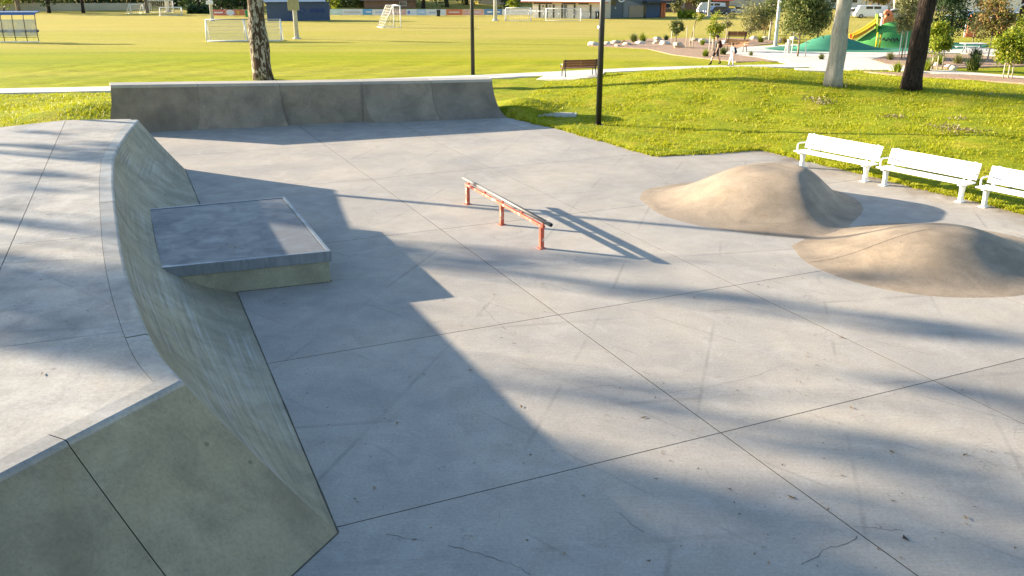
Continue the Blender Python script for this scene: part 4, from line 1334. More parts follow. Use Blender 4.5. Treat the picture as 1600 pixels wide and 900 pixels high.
# goal lying on its face in front of the gum tree: crossbar on the grass, net frame up
a, b = GT(323, 65.5), GT(440, 64.5)
W = (b - a).length
mid = (a + b) / 2
g0 = empty('football_goal', mid, math.atan2(b.y - a.y, b.x - a.x), 'white goal with net tipped over on the grass behind the gum tree', 'goal', 'football goals')
for s in (-1, 1):
    MB().tube([(s * W / 2, 0, 0.06), (s * (W / 2 - 0.02), 0.55, 1.9)], 0.07, 8).build('post', M['goal_white'], g0)
    MB().tube([(s * W / 2, 0, 0.06), (s * W / 2, 1.9, 0.06)], 0.055, 8).build('ground_bar', M['goal_white'], g0)
    MB().tube([(s * W / 2, 1.9, 0.06), (s * (W / 2 - .02), 0.55, 1.9)], 0.05, 8).build('stay', M['goal_white'], g0)
MB().tube([(-W / 2, 0, 0.06), (W / 2, 0, 0.06)], 0.06, 8).build('crossbar', M['goal_white'], g0)
MB().tube([(-W / 2, 0.55, 1.9), (W / 2, 0.55, 1.9)], 0.05, 8).build('upper_bar', M['steel'], g0)
MB().tube([(0.35, 0.0, 0.06), (0.02, 0.5, 1.88)], 0.075, 8).build('brace', M['goal_white'], g0)
MB().tube([(0.0, 0.1, 0.06), (0.1, 0.6, 1.88)], 0.04, 8).build('brace', M['goal_white'], g0)
m = MB()
net_panel(m, (-W / 2, 0.03, 0.08), (W / 2, 0.03, 0.08), (W / 2, 0.56, 1.9), (-W / 2, 0.56, 1.9), 70, 6, 0.016)
m.build('net', M['net'], g0)
MB().box((1.1, -0.1, 0.3), (0.05, 0.05, 0.5), 0, 0.2).build('net_peg', M['black_paint'], g0)
p = (GT(597, 42) + GT(620, 42)) / 2
goal('football_goal', GT(621, 42.5), R(112), 3.2, 2.5, 0.9, 2.1, 'white portable goal seen side on in the middle of the field', 0.07, nu=10)
goal('football_goal', GT(215, 21), R(58), 2.6, 1.55, 0.3, 1.3, 'small white goal at the far left in front of the beige wall', 0.06, nu=6, nv=4)
goal('football_goal', GT(252, 20), R(40), 4.6, 2.1, 0.6, 1.8, 'white goal with net stored beside the grey pole on the far field', 0.07, nu=12)
goal('football_goal', GT(268, 24.5), R(30), 3.4, 1.3, 0.4, 1.2, 'low white goal standing in front of the stored one', 0.07, nu=10)
goal('football_goal', GT(810, 32), R(176), 3.6, 1.7, 0.5, 1.5, 'small white goal in front of the white clubhouse corner', 0.07, nu=10)
goal('football_goal', GT(880, 31.5), R(180), 5.0, 1.6, 0.5, 1.5, 'wide white goal in front of the clubhouse doors', 0.06, nu=12)

# ------------------------------------------------------------------ flood light poles
def flood_pole(loc, h, r, label, box=None, m_='grey_pole'):
    o = empty('flood_light_pole', loc, 0, label, 'light pole', 'flood light poles')
    MB().tube([(0, 0, -.2), (0, 0, h)], [r, r * 0.6], 12).build('pole', M[m_], o)
    MB().tube([(0, 0, 0), (0, 0, 0.12)], r * 1.7, 12).build('base_flange', M[m_], o)
    MB().tube([(-1.2, 0, h), (1.2, 0, h)], 0.06, 8).build('cross_arm', M[m_], o)
    for x in (-0.9, 0, 0.9):
        MB().box((x, -0.2, h + 0.2), (0.5, 0.25, 0.4), 0, 0.5).build('flood_lamp', M[m_], o)
    if box:
        z, w, hh, mm = box
        MB().box((0, -r - 0.12, z), (w, 0.3, hh)).build('switch_cabinet', mm, o, bevel=0.02)
    return o
M['cabinet'] = plain('olive_cabinet', (0.33, 0.30, 0.15), 0.5, var=0.15)
flood_pole(GT(464, 61), 14, 0.22, 'white flood light pole with olive cabinet left of the field centre', (3.25, 1.0, 1.3, M['cabinet']))
flood_pole(GT(774, 32.5), 15, 0.26, 'white flood light pole standing before the advertising boards')
flood_pole(GT(332, 33), 15, 0.24, 'white flood light pole left of the mottled gum tree', (2.5, 0.9, 0.5, M['goal_white']))
flood_pole(GT(263, 19), 15, 0.42, 'thick grey pole at the stored goals on the far field')
flood_pole(GT(1107, 26), 15, 0.24, 'white flood light pole beside the parked cars')
flood_pole(GT(1211, 73), 9, 0.16, 'leaning grey light pole at the edge of the plaza', m_='grey_pole')
flood_pole(GT(1315, 61), 9, 0.15, 'weathered timber pole just behind the pale gum tree', m_='wood_pole')

# ------------------------------------------------------------------ blue container shed
a, b = GT(418, 33), GT(516, 32)
rzc = math.atan2(b.y - a.y, b.x - a.x); Lc = (b - a).length
ct = empty('storage_container', (a + b) / 2, rzc, 'dark blue corrugated storage container with pale pitched roof', 'container')
for i in range(40):
    x = -Lc / 2 + (i + 0.5) * Lc / 40
    MB().box((x, 0.0 if i % 2 else 0.05, 1.25), (Lc / 40, 0.06, 2.3)).build('rib', M['blue_steel'], ct)
MB().box((0, 1.35, 1.25), (Lc - .04, 2.5, 2.38)).build('shell', M['blue_steel'], ct)
MB().box((0, 0.0, 2.5), (Lc + .02, 0.16, 0.14)).build('top_rail', M['blue_steel'], ct)
MB().box((0, 0.0, 0.06), (Lc + .02, 0.16, 0.12)).build('bottom_rail', M['blue_steel'], ct)
MB().extrude_profile([(-0.5, 2.58), (1.3, 3.7), (3.2, 2.58)], -Lc / 2 - .3, Lc / 2 - .5).build('roof', M['roof_pale'], ct)
MB().tube([(0.5, -0.06, 1.35), (0.5, -0.09, 1.35)], 0.42, 20).build('emblem_ring', M['blue_mark'], ct)
MB().tube([(0.5, -0.08, 1.35), (0.5, -0.10, 1.35)], 0.26, 20).build('emblem_centre', M['blue_steel'], ct)
for k in range(3):
    MB().box((1.9 + k * 0.72, -0.07, 1.38), (0.58, 0.03, 0.5)).build('letter', M['blue_mark'], ct)

# ------------------------------------------------------------------ advertising boards along the far side
def board(x0, x1, y, colr, marks, label):
    a, b = GT(x0, y), GT(x1, y)
    L = (b - a).length
    nm = 'board_' + label[:18].replace(' ', '_')
    o = empty('advertising_board', (a + b) / 2, math.atan2(b.y - a.y, b.x - a.x), label, 'sign board', 'advertising boards on the field fence')
    MB().box((0, 0, 0.58), (L - 0.05, 0.05, 0.92)).build('panel', plain(nm, colr, 0.5, var=0.05), o)
    for s in (-1, 1):
        MB().tube([(s * (L / 2 - .08), 0.06, 0), (s * (L / 2 - .08), 0.06, 1.08)], 0.03, 6).build('post', M['steel'], o)
    for i, (u, w, hh, mc) in enumerate(marks):
        if mc[0] == 'e':
            MB().tube([(u * L / 2, -0.03, 0.58), (u * L / 2, -0.045, 0.58)], 0.45, 16).build('oval_mark', plain(nm + '_mark', mc[1], 0.5), o).scale = (w, 1, 1)
        else:
            MB().box((u * L / 2, -0.034, 0.58), (w, 0.012, hh)).build('printed_mark', plain(nm + '_mark', mc, 0.5), o)
WH = (0.72, 0.72, 0.72)
board(332, 352, 25.5, (0.55, 0.16, 0.14), [(0, 1.4, .2, WH)], 'red advertising board next to the flood light pole')
board(352, 369, 25.5, (0.60, 0.20, 0.16), [(0.0, 1.5, 0, ('e', WH))], 'red advertising board with a white oval')
board(369, 382, 25.5, (0.62, 0.19, 0.10), [(-0.4, .3, .6, (0.75, 0.5, 0.05))], 'orange advertising board with a yellow mark')
board(382, 396, 25.5, (0.64, 0.22, 0.16), [(0, 1.2, .15, WH)], 'pink red advertising board at the mottled tree')
board(516, 534, 24.5, (0.52, 0.66, 0.60), [(0.1, 1.2, .2, WH)], 'pale green advertising board beside the blue container')
board(534, 567, 24.5, WH, [(0, 2.6, .22, (0.6, 0.5, 0.4))], 'white advertising board with faint brown lettering')
board(567, 582, 24.5, (0.15, 0.38, 0.60), [(0.2, 0.9, .25, WH)], 'mid blue advertising board left of the portable goal')
board(582, 603, 25, (0.62, 0.62, 0.66), [(0, 1.2, .2, (0.4, 0.45, 0.6))], 'pale grey advertising board behind the portable goal')
board(603, 635, 25, (0.70, 0.42, 0.36), [(0, 2.2, .2, (0.75, 0.55, 0.5))], 'pale pink advertising board at the right of the goal')
board(635, 651, 25, (0.66, 0.69, 0.74), [(-.5, .4, .5, (0.2, 0.25, 0.55))], 'white advertising board with a blue stripe')
board(651, 666, 25, (0.42, 0.56, 0.72), [(0, 1.0, .2, WH)], 'light blue advertising board')
board(666, 697, 25, WH, [(-.2, 1.6, .15, (0.4, 0.42, 0.45))], 'white advertising board behind the dark bin')
board(697, 723, 25, (0.68, 0.20, 0.10), [(0, 1.8, .22, (0.75, 0.6, 0.5))], 'orange red advertising board')
board(723, 756, 25, (0.70, 0.40, 0.31), [(0.1, 2.0, .2, (0.74, 0.6, 0.55))], 'peach advertising board behind the black lamp pole')
board(756, 785, 24.5, (0.10, 0.22, 0.40), [(-.35, .8, .22, WH), (.45, .9, .22, WH)], 'dark blue advertising board with white lettering')
board(785, 832, 24.5, WH, [(0.1, 2.2, .15, (0.55, 0.58, 0.6))], 'long white advertising board next to the clubhouse')

def wheelie_bin(loc, m_, label):
    o = empty('wheelie_bin', loc, 0.2, label, 'bin')
    bm = bmesh.new(); bmesh.ops.create_cube(bm, size=1)
    for v in bm.verts:
        k = 1.0 if v.co.z > 0 else 0.8
        v.co = Vector((v.co.x * 0.62 * k, v.co.y * 0.7 * k, v.co.z * 0.95 + 0.52))
    me = bpy.data.meshes.new('tub'); bm.to_mesh(me); bm.free()
    link('tub', me, m_, o)
    MB().box((0, -0.02, 1.03), (0.66, 0.76, 0.07)).build('lid', m_, o, bevel=0.02)
    for s in (-1, 1):
        MB().tube([(s * 0.25, 0.33, 0.11), (s * 0.31, 0.33, 0.11)], 0.11, 12).build('wheel', M['tyre'], o)
wheelie_bin(GT(387, 27), M['bin_green'], 'green bin in front of the red boards by the mottled tree')
wheelie_bin(GT(685, 26), M['bin_dark'], 'dark bin in front of the white advertising board')
wheelie_bin(GT(934, 29.5), M['bin_dark'], 'dark bin at the white clubhouse corner')

# ------------------------------------------------------------------ clubhouse
a, b = GT(832, 28), GT(938, 29.5)
Lw = (b - a).length; rzw = math.atan2(b.y - a.y, b.x - a.x)
ch = empty('clubhouse', a, rzw, 'white walled clubhouse with orange roof edge at the far side of the field', 'building')
MB().box((Lw / 2, 3, 1.45), (Lw, 6, 2.9)).build('wall', M['white_wall'], ch)
MB().box((Lw / 2 - .3, -0.2, 2.38), (Lw + 2.6, 1.6, 0.16)).build('fascia', M['terracotta'], ch)
MB().extrude_profile([(-1.1, 2.47), (3, 4.0), (7, 2.47)], -1.6, Lw + .8).build('roof', M['goal_white'], ch)
for px in (843, 854, 865, 878, 897, 921):
    u = (px - 832) / 104 * Lw
    d = MB().box((u, -0.03, 1.05), (0.28, 0.08, 1.95)).build('doorway', M['glass'], ch)
u = (883 - 832) / 104 * Lw
MB().box((u, -0.03, 1.05), (0.5, 0.08, 1.95)).build('doorway', M['grey_light'], ch)
for px, w in ((848, 3.0), (888, 2.2), (910, 1.6)):
    MB().box(((px - 832) / 104 * Lw, -0.04, 2.17), (w, 0.07, 0.22)).build('vent_strip', M['glass'], ch)
for px in (848.5, 859):
    MB().tube([((px - 832) / 104 * Lw, -0.01, 1.75), ((px - 832) / 104 * Lw, -0.05, 1.75)], 0.16, 12).build('door_sign', M['grey_light'], ch)
for k in range(10):
    MB().tube([(Lw * k / 9, -1.6, 0), (Lw * k / 9, -1.6, 1.1)], 0.03, 6).build('fence_post', M['steel'], ch)
MB().tube([(0, -1.6, 1.08), (Lw, -1.6, 1.08)], 0.025, 6).build('fence_rail', M['steel'], ch)
# grey wing
a2, b2 = GT(938, 29), GT(1041, 27.5)
Lg = (b2 - a2).length; rzg = math.atan2(b2.y - a2.y, b2.x - a2.x)
gw = empty('grey_hall', a2, rzg, 'blue grey clad hall with tan roller door beside the white clubhouse', 'building')
ug = lambda px: (px - 937) / 104 * Lg
MB().box((ug(942), 3.4, 1.6), (ug(952) - ug(932), 7, 3.2)).build('corner_pier', M['cream_wall'], gw)
MB().box(((ug(952) + ug(1004)) / 2, 4, 2.0), (ug(1004) - ug(952), 7.9, 4.0)).build('wall', M['grey_wall'], gw)
MB().add([(ug(972), -0.04, 0.1), (ug(1004), -0.04, 0.1), (ug(1004), -0.04, 1.75), (ug(974), -0.04, 2.75), (ug(972), -0.04, 2.75)], [(0, 1, 2, 3, 4)]).build('sloped_panel', M['grey_light'], gw)
MB().box((ug(992), -0.09, 0.95), (ug(1003.5) - ug(981), 0.06, 1.75)).build('roller_door', M['tan_door'], gw)
MB().box(((ug(1005) + ug(1032)) / 2, 4.0, 1.6), (ug(1032) - ug(1005), 7.4, 3.2)).build('side_wall', M['blue_steel'], gw)
MB().box(((ug(1005) + ug(1045)) / 2, 3.2, 2.35), (ug(1048) - ug(1003), 9.2, 0.3)).build('roof', M['dark_roof'], gw)
for px in (1035, 1039):
    MB().box((ug(px), 0.4, 1.1), (0.35, 0.35, 2.2)).build('pillar', M['terracotta'], gw)
MB().box((ug(956), -0.05, 2.3), (0.9, 0.06, 0.7)).build('window', M['glass'], gw)
MB().box((ug(1006), -0.02, 0.9), (0.3, 0.08, 1.8)).build('doorway', M['glass'], gw)
m = MB()
ring = [(ug(968) + 0.55 * math.cos(t), -0.08, 2.95 + 0.55 * math.sin(t)) for t in np.linspace(0, 2 * math.pi, 25)]
m.tube(ring, 0.12, 6, True, False).build('emblem_ring', M['emblem_white'], gw)
MB().tube([(ug(968), -0.03, 2.95), (ug(968), -0.07, 2.95)], 0.32, 16).build('emblem_centre', M['grey_light'], gw)
MB().tube([(ug(959.5), -0.05, 1.5), (ug(959.5), -0.1, 1.5)], 0.1, 8).build('wall_lamp', M['emblem_white'], gw)

# ------------------------------------------------------------------ houses, walls and cars far behind
def house(loc, rz, L, D, h, rh, wm, rm, wins, label, door=None):
    o = empty('house', loc, rz, label, 'house', 'houses beyond the field')
    MB().box((0, D / 2, h / 2), (L, D, h)).build('wall', wm, o)
    MB().extrude_profile([(-0.7, h - .05), (D / 2, h + rh), (D + .7, h - .05)], -L / 2 - .6, L / 2 + .6).build('roof', rm, o)
    for (u, z, w, hh) in wins:
        f = MB().box((u, -0.03, z), (w, 0.08, hh)).build('window', M['white_wall'], o)
        MB().box((u, -0.08, z), (w - .16, 0.04, hh - .16)).build('pane', M['glass'], f)
    if door is not None:
        MB().box((door, -0.04, 1.0), (0.95, 0.08, 2.0)).build('door', M['brown_slat'], o)
    return o
W3 = [(-4, 1.6, 1.6, 1.2), (-0.5, 1.6, 1.6, 1.2), (4, 1.6, 2.0, 1.2)]
def far(px, dist):
    return DP(px, dist)
house(far(1070, 168), R(4), 16, 9, 2.0, 1.6, M['brick'], M['red_roof'], [(-3, 1.1, 5.0, 0.9), (4.5, 1.2, 1.2, 1.0)], 'low brick house with red roof right of the grey hall')
house(far(1065, 192), R(2), 15, 9, 5.5, 2, M['white_wall'], M['dark_roof'], [(-5, 3.6, 1.6, 1.4), (-1, 3.6, 1.6, 1.4), (4, 3.6, 1.6, 1.4)], 'white two storey house behind the red roof')
house(far(1105, 186), R(-2), 13, 9, 3.4, 2, M['grey_light'], M['dark_roof'], [(-4, 1.8, 1.6, 1.4), (1.5, 1.8, 2, 1.4)], 'grey house behind the parked cars')
house(far(1150, 180), R(-4), 11, 9, 3.4, 2, M['cream_wall'], M['brown_roof'], [(-3, 1.6, 1.4, 1.3), (1.5, 1.6, 1.4, 1.3)], 'cream house behind the young gum trees')
house(far(1330, 176), R(-8), 16, 9, 3.4, 2, M['white_wall'], M['dark_roof'], W3, 'white house behind the playground slide')
house(far(1460, 170), R(-10), 16, 9, 3.2, 2, M['cream_wall'], M['brown_roof'], W3, 'cream house behind the dark dense tree')
house(far(1560, 165), R(-14), 17, 9, 3.4, 2, M['white_wall'], M['dark_roof'], W3, 'white house at the upper right corner')
house(far(612, 176), R(8), 10, 8, 1.5, 2.2, M['brick'], M['brown_roof'], [(2.5, 0.9, 1.4, 0.9)], 'small house with brown roof behind the portable goal')
house(far(775, 182), R(-6), 7, 8, 1.6, 2.2, M['cream_wall'], M['dark_roof'], [(1.5, 1.0, 1.2, 0.9)], 'dark roofed house behind the flood light pole')
house(far(545, 184), R(3), 11, 8, 2.0, 1.6, M['grey_wall'], M['roof_pale'], [(-2.5, 1.2, 1.6, 1.0), (2, 1.2, 1.6, 1.0)], 'low grey house right of the container')
house(far(130, 196), R(3), 30, 9, 3.0, 1.8, M['brick'], M['brown_roof'], [(-9, 1.9, 2, 1.2), (-2, 1.9, 2, 1.2), (6, 1.9, 2, 1.2), (11, 1.9, 2, 1.2)], 'long brick house behind the beige wall')
house(far(285, 192), R(0), 13, 9, 2.4, 1.8, M['cream_wall'], M['brown_roof'], [(-3, 1.5, 1.4, .9), (2.5, 1.5, 1.4, .9)], 'cream house right of the stored goals')

a, b = GT(-120, 18.5), GT(238, 16.2)
Lb = (b - a).length
bw = empty('boundary_wall', a, math.atan2(b.y - a.y, b.x - a.x), 'long beige panelled wall along the far left of the field', 'wall')
nb = 20
for i in range(nb):
    MB().box(((i + .5) * Lb / nb, 0, 0.72), (Lb / nb - .16, 0.1, 1.44)).build('panel', M['beige_wall'], bw)
    MB().box((i * Lb / nb, -0.02, 0.77), (0.16, 0.18, 1.54)).build('pier', M['beige_wall'], bw)

def car(loc, rz, m_, label, L=4.5, van=False):
    o = empty('parked_car', loc, rz, label, 'car', 'cars parked beyond the field')
    Hh = 1.9 if van else 1.45
    prof = [(-L / 2, .35), (-L / 2 + .05, .75), (-L / 2 + (.15 if van else .95), .85), (-L / 2 + (.6 if van else 1.55), Hh - .06), (0, Hh), (L / 2 - (.25 if van else .8), Hh - .08), (L / 2 - .1, .9), (L / 2, .4), (L / 2 - .1, .25), (-L / 2 + .1, .25)]
    n = len(prof)
    m = MB()
    m.add([(x, -.86, z) for x, z in prof] + [(x, .86, z) for x, z in prof], [tuple(range(n)), tuple(range(n, 2 * n))[::-1]] + [(i, (i + 1) % n, n + (i + 1) % n, n + i) for i in range(n)])
    m.build('body', m_, o, bevel=0.08)
    for s in (-1, 1):
        MB().box((-0.45, s * .865, Hh - .34), (1.0, 0.02, .38)).build('window', M['glass'], o)
        MB().box((0.72, s * .865, Hh - .34), (1.0, 0.02, .38)).build('window', M['glass'], o)
        for x in (-L / 2 + .85, L / 2 - .85):
            w = MB().tube([(x, s * .70, .32), (x, s * .9, .32)], .32, 14).build('wheel', M['tyre'], o)
            MB().tube([(x, s * .89, .32), (x, s * .915, .32)], .19, 12).build('rim', M['rim'], w)
        MB().box((-L / 2 + .02, s * .6, .66), (.06, .35, .14)).build('headlight', M['emblem_white'], o)
    return o
car(far(1108, 160), R(5), M['car_white'], 'white van parked behind the flood light pole', 4.9, True)
car(far(1117, 152), R(8), M['car_blue'], 'navy car parked in front of the white van', 4.4)
car(far(1154, 155), R(-10), M['car_silver'], 'silver car parked in front of the cream house', 4.3)
car(far(1332, 142), R(-8), M['car_white'], 'white car parked behind the timber pole', 4.4)
car(far(1355, 138), R(-8), M['car_white'], 'white van parked above the slide', 4.8, True)
car(far(1395, 135), R(-12), M['car_silver'], 'silver car parked above the coral climbing panel', 4.4)
car(far(1500, 128), R(-14), M['car_white'], 'white car parked behind the second coral panel', 4.5)
car(far(1522, 124), R(-14), M['car_blue'], 'navy car parked right of the second coral panel', 4.4)
car(far(1570, 121), R(-16), M['car_white'], 'white car parked at the upper right corner', 4.5)

# ------------------------------------------------------------------ background trees and hedges
def bush_tree(px, dist, h, w, leaf, bk, label, n=900, ll_=.55, trunk_r=.25, z0=0.25, group='trees beyond the field', name='background_tree'):
    b_ = far(px, dist)
    return tree(name, b_, h * 0.75, trunk_r, (random.uniform(-.4, .4), 0), bk, leaf,
                [((0, 0, h * (z0 + (1 - z0) / 2)), (w / 2, w / 2.4, h * (1 - z0) / 2), n, ll_, ll_ * .55), ((w * .2, 0.4, h * (z0 + .35)), (w / 3, w / 3, h * .22), n // 3, ll_, ll_ * .55)], label, group, limbs=4, seg=8)
BT = [(14, 168, 6, 6, 'leaf_lime', .2, .22, 'light green tree above the beige wall at the far left'), (37, 160, 9, 6, 'leaf_gum', .42, .28, 'thick trunked tree before the beige wall'), (60, 175, 6, 6, 'leaf_gum', .2, .28, 'green tree above the wall, third from the left'),
      (84, 163, 8, 5, 'leaf_dark', .35, .2, 'dark tree with a shrubby base before the wall'), (137, 163, 8, 5, 'leaf_dark', .32, .26, 'slender dark tree standing before the middle of the wall'), (185, 182, 7, 6, 'leaf_lime', .25, .3, 'pale green tree behind the wall'),
      (236, 162, 9, 6, 'leaf_gum', .35, .3, 'leaning tree at the right end of the beige wall'), (318, 172, 6, 9, 'leaf_dark', .3, .02, 'broad dark tree left of the flood light pole'), (352, 168, 6, 10, 'leaf_dark', .3, .02, 'broad dark tree above the red boards'),
      (388, 170, 7, 10, 'leaf_dark', .3, .02, 'broad dark tree behind the mottled gum'), (430, 178, 8, 10, 'leaf_dark', .3, .02, 'dark tree behind the container'), (520, 168, 5, 4, 'leaf_lime', .2, .12, 'light green tree at the right end of the container'),
      (560, 190, 6, 7, 'leaf_lime', .2, .15, 'light green tree right of the low grey house'), (585, 186, 7, 7, 'leaf_gum', .25, .15, 'green tree left of the brown roof'), (663, 176, 9, 8, 'leaf_dark', .4, .1, 'dark spreading tree behind the light blue board'),
      (640, 194, 7, 8, 'leaf_gum', .3, .1, 'green tree right of the brown roof'), (700, 178, 8, 9, 'leaf_dark', .4, .06, 'dark tree behind the orange board'), (730, 182, 8, 9, 'leaf_dark', .4, .04, 'dark tree left of the black lamp pole'), (803, 176, 7, 8, 'leaf_dark', .3, .0, 'dark tree between the house and the clubhouse'),
      (818, 186, 8, 8, 'leaf_dark', .3, .0, 'dark tree at the clubhouse corner'), (804, 160, 2.6, 2.2, 'leaf_lime', .08, .1, 'small bright green tree above the white board'), (1050, 160, 3.2, 3.6, 'leaf_olive', .1, .2, 'olive tree right of the grey hall'), (1080, 158, 4, 3.4, 'leaf_olive', .1, .25, 'olive tree before the red roof'),
      (1095, 162, 4, 3.4, 'leaf_gum', .1, .25, 'green tree left of the white van'), (1420, 150, 6, 8, 'leaf_olive', .2, .15, 'olive tree behind the leaning dark tree'), (1365, 160, 5, 7, 'leaf_rust', .2, .2, 'rust tinged tree behind the slide'), (1600, 140, 6, 9, 'leaf_olive', .2, .1, 'olive tree at the upper right corner')]
for px, dist, h, w, lf, tr_, z0, lb in BT:
    bush_tree(px, dist, h, w, M[lf], M['bark_dark'] if lf == 'leaf_dark' else M['bark_young'], lb, n=1000 if w > 5 else 500, trunk_r=tr_, z0=z0)
def hedge(px0, px1, dist, h, leaf, label, n=1500):
    a_, b_ = far(px0, dist), far(px1, dist)
    L = (b_ - a_).length
    C = np.c_[rng.uniform(-L / 2, L / 2, n), rng.normal(0, .5, n), np.abs(rng.uniform(0, h, n) + rng.normal(0, .15, n))]
    o = empty('hedge', (a_ + b_) / 2, math.atan2(b_.y - a_.y, b_.x - a_.x), label, 'hedge')
    link('foliage', np_mesh('foliage', leaf_quads(C, .5, .3, 0), 4), leaf, o)
    MB().tube([(-L / 2, 0, 0), (-L / 2, 0, h * .6)], .06, 6).build('stem', M['bark_young'], o)
hedge(1058, 1082, 138, .9, M['leaf_lime'], 'low bright hedge in front of the red roofed house', 700)
hedge(300, 332, 160, 1.2, M['leaf_dark'], 'dark hedge left of the red boards', 1400)
hedge(-60, 120, 178, 4.0, M['leaf_gum'], 'green hedge behind the left half of the beige wall', 6000)
hedge(120, 290, 180, 3.6, M['leaf_dark'], 'dark hedge behind the right half of the beige wall', 6000)
hedge(505, 650, 178, 1.9, M['leaf_gum'], 'green hedge behind the white boards', 3600)
hedge(280, 400, 180, 4.0, M['leaf_dark'], 'tall dark hedge closing the far side behind the red boards', 6000)
hedge(640, 850, 196, 5.0, M['leaf_dark'], 'tall dark hedge closing the far side behind the orange boards', 8000)

# ------------------------------------------------------------------ garden beds: young trees, stakes, shrubs, rocks
def young(px, py, hpx, wpx, leaf, label, bk='bark_young', n=420, cz=0.62, crz=0.38, two=False, stakes=(), sm='white_stake', ll_=.17, dx=0.0, r=.045):
    b_ = GT(px, py)
    n = int(n * 1.7); ll_ *= 1.12
    k = (b_.y * cP + 5.2 * sP) / FPX          # metres for one pixel at that distance
    h = hpx * k; w = wpx * k
    crown = [((dx * k, 0, h * cz), (w / 2, w / 2, h * crz), n, ll_, ll_ * .42)]
    if two:
        crown.append(((dx * k + w * .35, .1, h * (cz - .1)), (w / 3, w / 3, h * crz * .6), n // 2, ll_, ll_ * .42))
    o = tree('young_tree', b_, h * .85, r, (dx * k * .8, 0), M[bk], M[leaf], crown, label, 'young trees in the garden beds', limbs=5, wob=.6, seg=8)
    for sx, hh in stakes:
        MB().tube([(sx * k, -.15, 0), (sx * k * .92, -.1, hh * k)], .032, 6).build('stake', M[sm], o)
    return o
young(1056, 67, 38, 17, 'leaf_gum', 'young tree with two leaf clumps in the rock bed', two=True, n=500, stakes=((-8, 18),))
young(1076, 76, 52, 16, 'leaf_lime', 'bare staked young tree leaning towards its few leaves', n=130, cz=.9, crz=.12, dx=12, stakes=((-5, 34), (6, 34), (1, 20)), sm='stake')
young(1115, 80, 56, 22, 'leaf_lime', 'yellow green young tree right behind the walking person', n=700, stakes=((-8, 28), (-3, 26)))
young(1134, 64, 46, 20, 'leaf_olive', 'sparse olive young tree with pale trunk above the person in white', n=420, cz=.68, crz=.3, bk='bark_white')
young(1170, 64, 62, 36, 'leaf_olive', 'grey green young tree left of the leaning light pole', n=1100, cz=.6, crz=.36, two=True)
young(1202, 63, 84, 38, 'leaf_gum', 'larger young gum behind the leaning light pole', n=1500, cz=.68, crz=.34, bk='bark_white', r=.1)
young(1194, 60, 36, 16, 'leaf_rust', 'small yellowish young tree beside the light pole', n=300)
young(1246, 89, 112, 58, 'leaf_gum', 'bushy young gum tree left of the pale tree', n=3600, cz=.64, crz=.38, two=True, stakes=((-11, 40), (11, 28), (-22, 22)), ll_=.2, r=.07)
young(1277, 66, 90, 38, 'leaf_dark', 'dark bushy young tree behind the pale gum trunk', n=1500, cz=.62, crz=.36, r=.08)
young(1408, 94, 108, 36, 'leaf_olive', 'olive young tree with three white stakes left of the dark trunk', n=1700, cz=.66, crz=.34, stakes=((-6, 44), (3, 44), (12, 36)), ll_=.18)
young(1456, 110, 74, 34, 'leaf_lime', 'lime green young tree just right of the dark trunk', n=1500, cz=.66, crz=.3, two=True, stakes=((-3, 42), (6, 36), (14, 36)), sm='stake')
young(1542, 98, 104, 44, 'leaf_rust', 'rust tinged young tree with pale trunk at the right', n=1900, cz=.66, crz=.36, bk='bark_white', r=.06, two=True)
young(1574, 124, 72, 50, 'leaf_lime', 'full lime green staked tree at the right edge', n=2200, cz=.68, crz=.3, two=True, stakes=((-10, 42), (4, 50), (-2, 30)), sm='stake')
young(1602, 96, 78, 50, 'leaf_lime', 'lime green tree cut by the right edge', n=1500, cz=.62, crz=.34)
young(1520, 66, 46, 26, 'leaf_olive', 'small olive tree in front of the second coral panel', n=600)
b_ = GT(1480, 70)
tree('dense_tree', b_, 4.2, .14, (0, 0), M['bark_dark'], M['leaf_dark'], [((0, 0, 2.5), (1.45, 1.4, 2.0), 4200, .2, .1), ((0.3, 0, 4.2), (1.3, 1.2, 1.2), 1600, .2, .1)], 'dense dark green tree right of the leaning trunk', limbs=5)
b_ = GT(1585, 66)
tree('gum_tree', b_, 9, .26, (.5, 0), M['bark_dark'], M['leaf_gum'], [((.5, 0, 8.5), (2.4, 2.4, 1.6), 1500, .2, .07)], 'dark trunked tree behind the curved grey pole at the right edge')
cp = GT(1562, 72)
sp_ = empty('curved_pole', cp, 0, 'curved grey play pole arching to the right edge', 'play pole')
MB().tube([(0, 0, 0), (.1, 0, 1.2), (.45, 0, 2.3), (1.1, 0, 3.2), (2.0, 0, 3.7), (3.0, 0, 3.9)], .075, 10).build('pole', M['grey_pole'], sp_)
MB().tube([(0, 0, 0), (0, 0, .04)], .16, 10).build('base_flange', M['grey_pole'], sp_)

